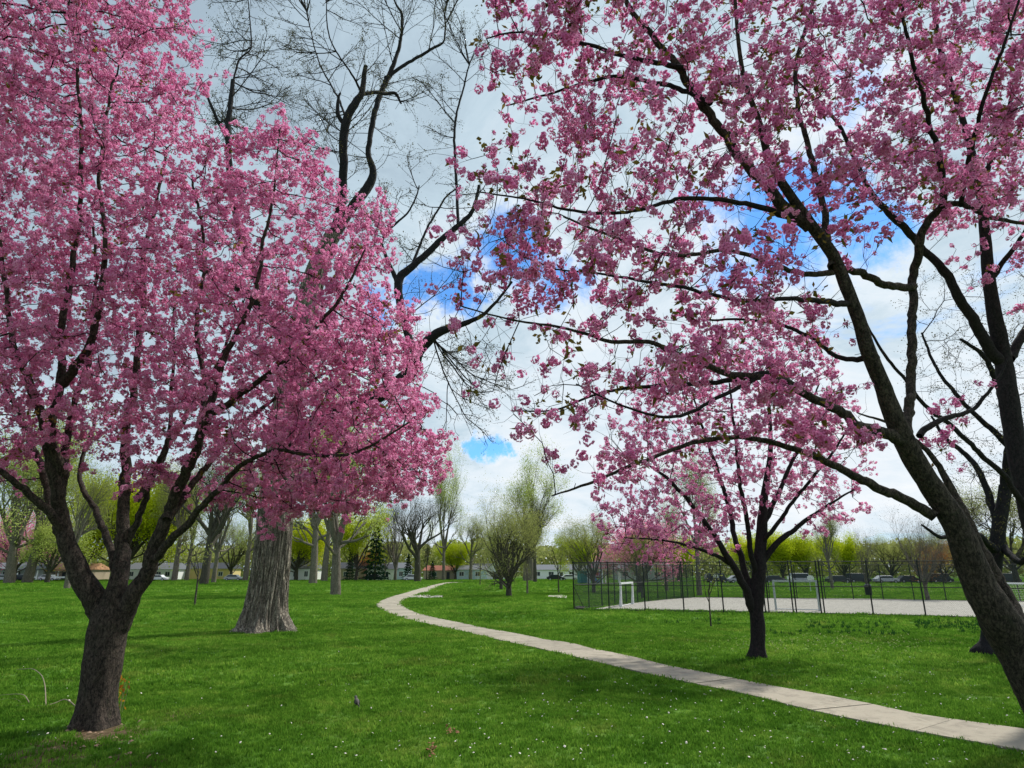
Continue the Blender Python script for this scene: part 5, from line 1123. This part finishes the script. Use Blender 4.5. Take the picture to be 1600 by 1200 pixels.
o = link('distant_wood', mesh('distant_wood', V, np.arange(n_ * 4).reshape(-1, 4), far_m)); tag(o, 'hazy belt of spring trees far behind the houses', 'wood', kind='stuff')

# ================================================================== small things on the lawn
def picnic_table(p, rz):
    root = empty('picnic_table', p, rz); tag(root, 'dark picnic table beside the rounded olive tree', 'picnic table')
    for i in range(4): MB().box(-1.5, 1.5, -.36 + i * .185, -.19 + i * .185, .74, .79).build('plank', M['wood'], root)
    for y in (-.75, .62):
        MB().box(-1.5, 1.5, y, y + .13, .43, .47).build('seat_plank', M['wood'], root)
    for x in (-1.1, 1.1):
        MB().box(x - .04, x + .04, -.75, .75, .385, .429).build('beam', M['wood'], root)
        for s in (-1, 1): MB().bar((x, s * .25, .738), (x, s * .6, 0), .045, 4).build('leg', M['wood'], root)
picnic_table(G(784, 917), .1)
# pale stone slabs in the grass, left of the court
def slab_thing(pxs, z, name, label, m_, cat):
    g_ = [G(*p) for p in pxs]; n = len(g_); c = np.mean(g_, 0); root = None
    V = [(x - c[0], y - c[1], z) for x, y, _ in g_] + [(x - c[0], y - c[1], -.05) for x, y, _ in g_]
    o = link(name, mesh(name, V, [tuple(range(n))] + [(i, n + i, n + (i + 1) % n, (i + 1) % n) for i in range(n)], m_)); o.location = (c[0], c[1], 0); tag(o, label, cat)
slab_thing([(855, 933.2), (858, 931.6), (878, 931), (886, 932.6), (885, 935.4), (876, 935.6), (868, 934)], .08, 'stone_slab', 'flat pale stone slab in the grass left of the court fence', M['stone'], 'stone slab')
slab_thing([(898, 951), (905, 949.8), (915, 950.6), (912, 952.6), (901, 953)], .12, 'rubble_patch', 'dark rubble at the foot of the fence corner', M['wood'], 'rubble')
# pale strip of bare sand in the lawn near the bend
flecks('bare_sand', 90, lambda r: (r.uniform(640, 690), r.normal(934, .5)), .22, M['stone'], 'thin pale streak of sand in the lawn inside the path bend', 'sand', .03)
# fallen sticks by the left cherry
def stick(pts, r0, label):
    a = [np.array(G(px, py)) + np.array((0, 0, z)) for px, py, z in pts]; c = catmull(np.column_stack([a, np.linspace(r0 * .62, r0 * .25, len(a))]), .04); b0 = c[0, :3].copy()
    v, q = tube(c[:, :3] - b0, np.maximum(c[:, 3], .004), 8, .3, 12); o = link('fallen_branch', mesh('fallen_branch', v, q, M['stick'], smooth=True)); o.location = b0; tag(o, label, 'branch', 'fallen branches by the left cherry')
stick([(71, 1103, .015), (69, 1098, .12), (66, 1090, .22), (60, 1080, .28), (48, 1066, .25), (36, 1056, .14), (24, 1049, .04)], .016, 'tall arching dead branch nearest the left cherry trunk')
stick([(46, 1101, .015), (42, 1099, .06), (36, 1095, .09), (26, 1092, .08), (10, 1090, .05), (-10, 1089, .02)], .015, 'short curved dead branch left of the tall arching one')
stick([(118, 1106, .02), (108, 1102, .06), (98, 1100, .07), (84, 1102, .03), (68, 1104, .015), (40, 1104, .012), (0, 1103, .01), (-20, 1103, .01)], .017, 'long dead branch lying flat against the left cherry foot')
stick([(34, 1100, .01), (26, 1096, .03), (12, 1094, .03), (-5, 1096, .01)], .009, 'thin twig lying between the dead branches at the left edge')
# yellowing shoots at the foot of the left cherry
rs = np.random.default_rng(31); V = []; Fs = []; base = G(183, 1116)
for k in range(46):
    c = np.array((rs.normal(0, .05), rs.normal(0, .05), rs.uniform(.02, .55))); d = nrm(rs.normal(size=3)); s_ = nrm(np.cross(d, rs.normal(size=3))); l = rs.uniform(.02, .045); b0 = len(V); V += [c - d * l, c + s_ * l * .5, c + d * l, c - s_ * l * .5]; Fs.append((b0, b0 + 1, b0 + 2, b0 + 3))
root = empty('sucker_shoots', base); tag(root, 'yellow and rust coloured shoots at the right foot of the left cherry', 'shoots')
link('leaves', mesh('leaves', V, Fs, leafy('yellowing_leaves', [(.35, .12, .02), (.5, .3, .03), (.3, .3, .04)], .4)), root)['kind'] = 'stuff'
stm = MB(); 
for k in range(5): a = rs.normal(0, .04, 2); stm.bar((a[0], a[1], 0), (a[0] * 2, a[1] * 2, rs.uniform(.3, .55)), .004, 4, .002)
stm.build('stems', M['stick'], root)
# robin-sized bird
p = G(557, 1105.5); root = empty('bird', p, 2.2); root.scale = (.7, .7, .7); tag(root, 'small grey bird standing upright in the grass', 'bird')
prof = [(-.105, .062, .010), (-.07, .068, .016), (-.04, .085, .036), (-.01, .105, .047), (.02, .13, .045), (.042, .158, .031), (.052, .178, .026), (.066, .196, .026), (.082, .202, .018), (.09, .203, .006)]
pp = catmull(np.array([(x * 1.25, 0, z * 1.15, r * 1.25) for x, z, r in prof]), .012); v, q = tube(pp[:, :3], np.maximum(pp[:, 3], .004), 16); 
link('body', mesh('body', v, q, M['feather'], smooth=True), root)
v, q = tube(pp[8:22, :3] + np.array((.012, 0, -.012)), pp[8:22, 3] * .93, 14); link('breast', mesh('breast', v, q, M['feather_pale'], smooth=True), root)
MB().bar((.108, 0, .232), (.14, 0, .226), .008, 6, .001).build('beak', M['beak'], root)
MB().add([(-.11, -.018, .074), (-.11, .018, .074), (-.21, .024, .03), (-.21, -.024, .03), (-.11, -.018, .064), (-.11, .018, .064), (-.21, .024, .024), (-.21, -.024, .024)], [(0, 1, 2, 3), (7, 6, 5, 4), (0, 4, 5, 1), (2, 6, 7, 3), (1, 5, 6, 2), (3, 7, 4, 0)]).build('tail', M['feather_dark'], root)
for s in (-1, 1):
    w_ = MB().add([(.045, s * .05, .165), (.02, s * .063, .10), (-.08, s * .045, .085), (-.14, s * .02, .078), (-.05, s * .055, .14), (.0, s * .058, .16), (.0, s * .03, .12)], [(0, 1, 2, 3, 4, 5), (6, 1, 0), (6, 2, 1), (6, 3, 2)]).build('wing', M['feather_dark'], root)
    MB().bar((-.005, s * .02, .075), (.0, s * .022, .0), .004, 5).build('leg', M['beak'], root)
    MB().bar((.09, s * .024, .236), (.092, s * .030, .236), .005, 6).build('eye', M['tyre'], root)
for s, a in ((-1, 0),): pass
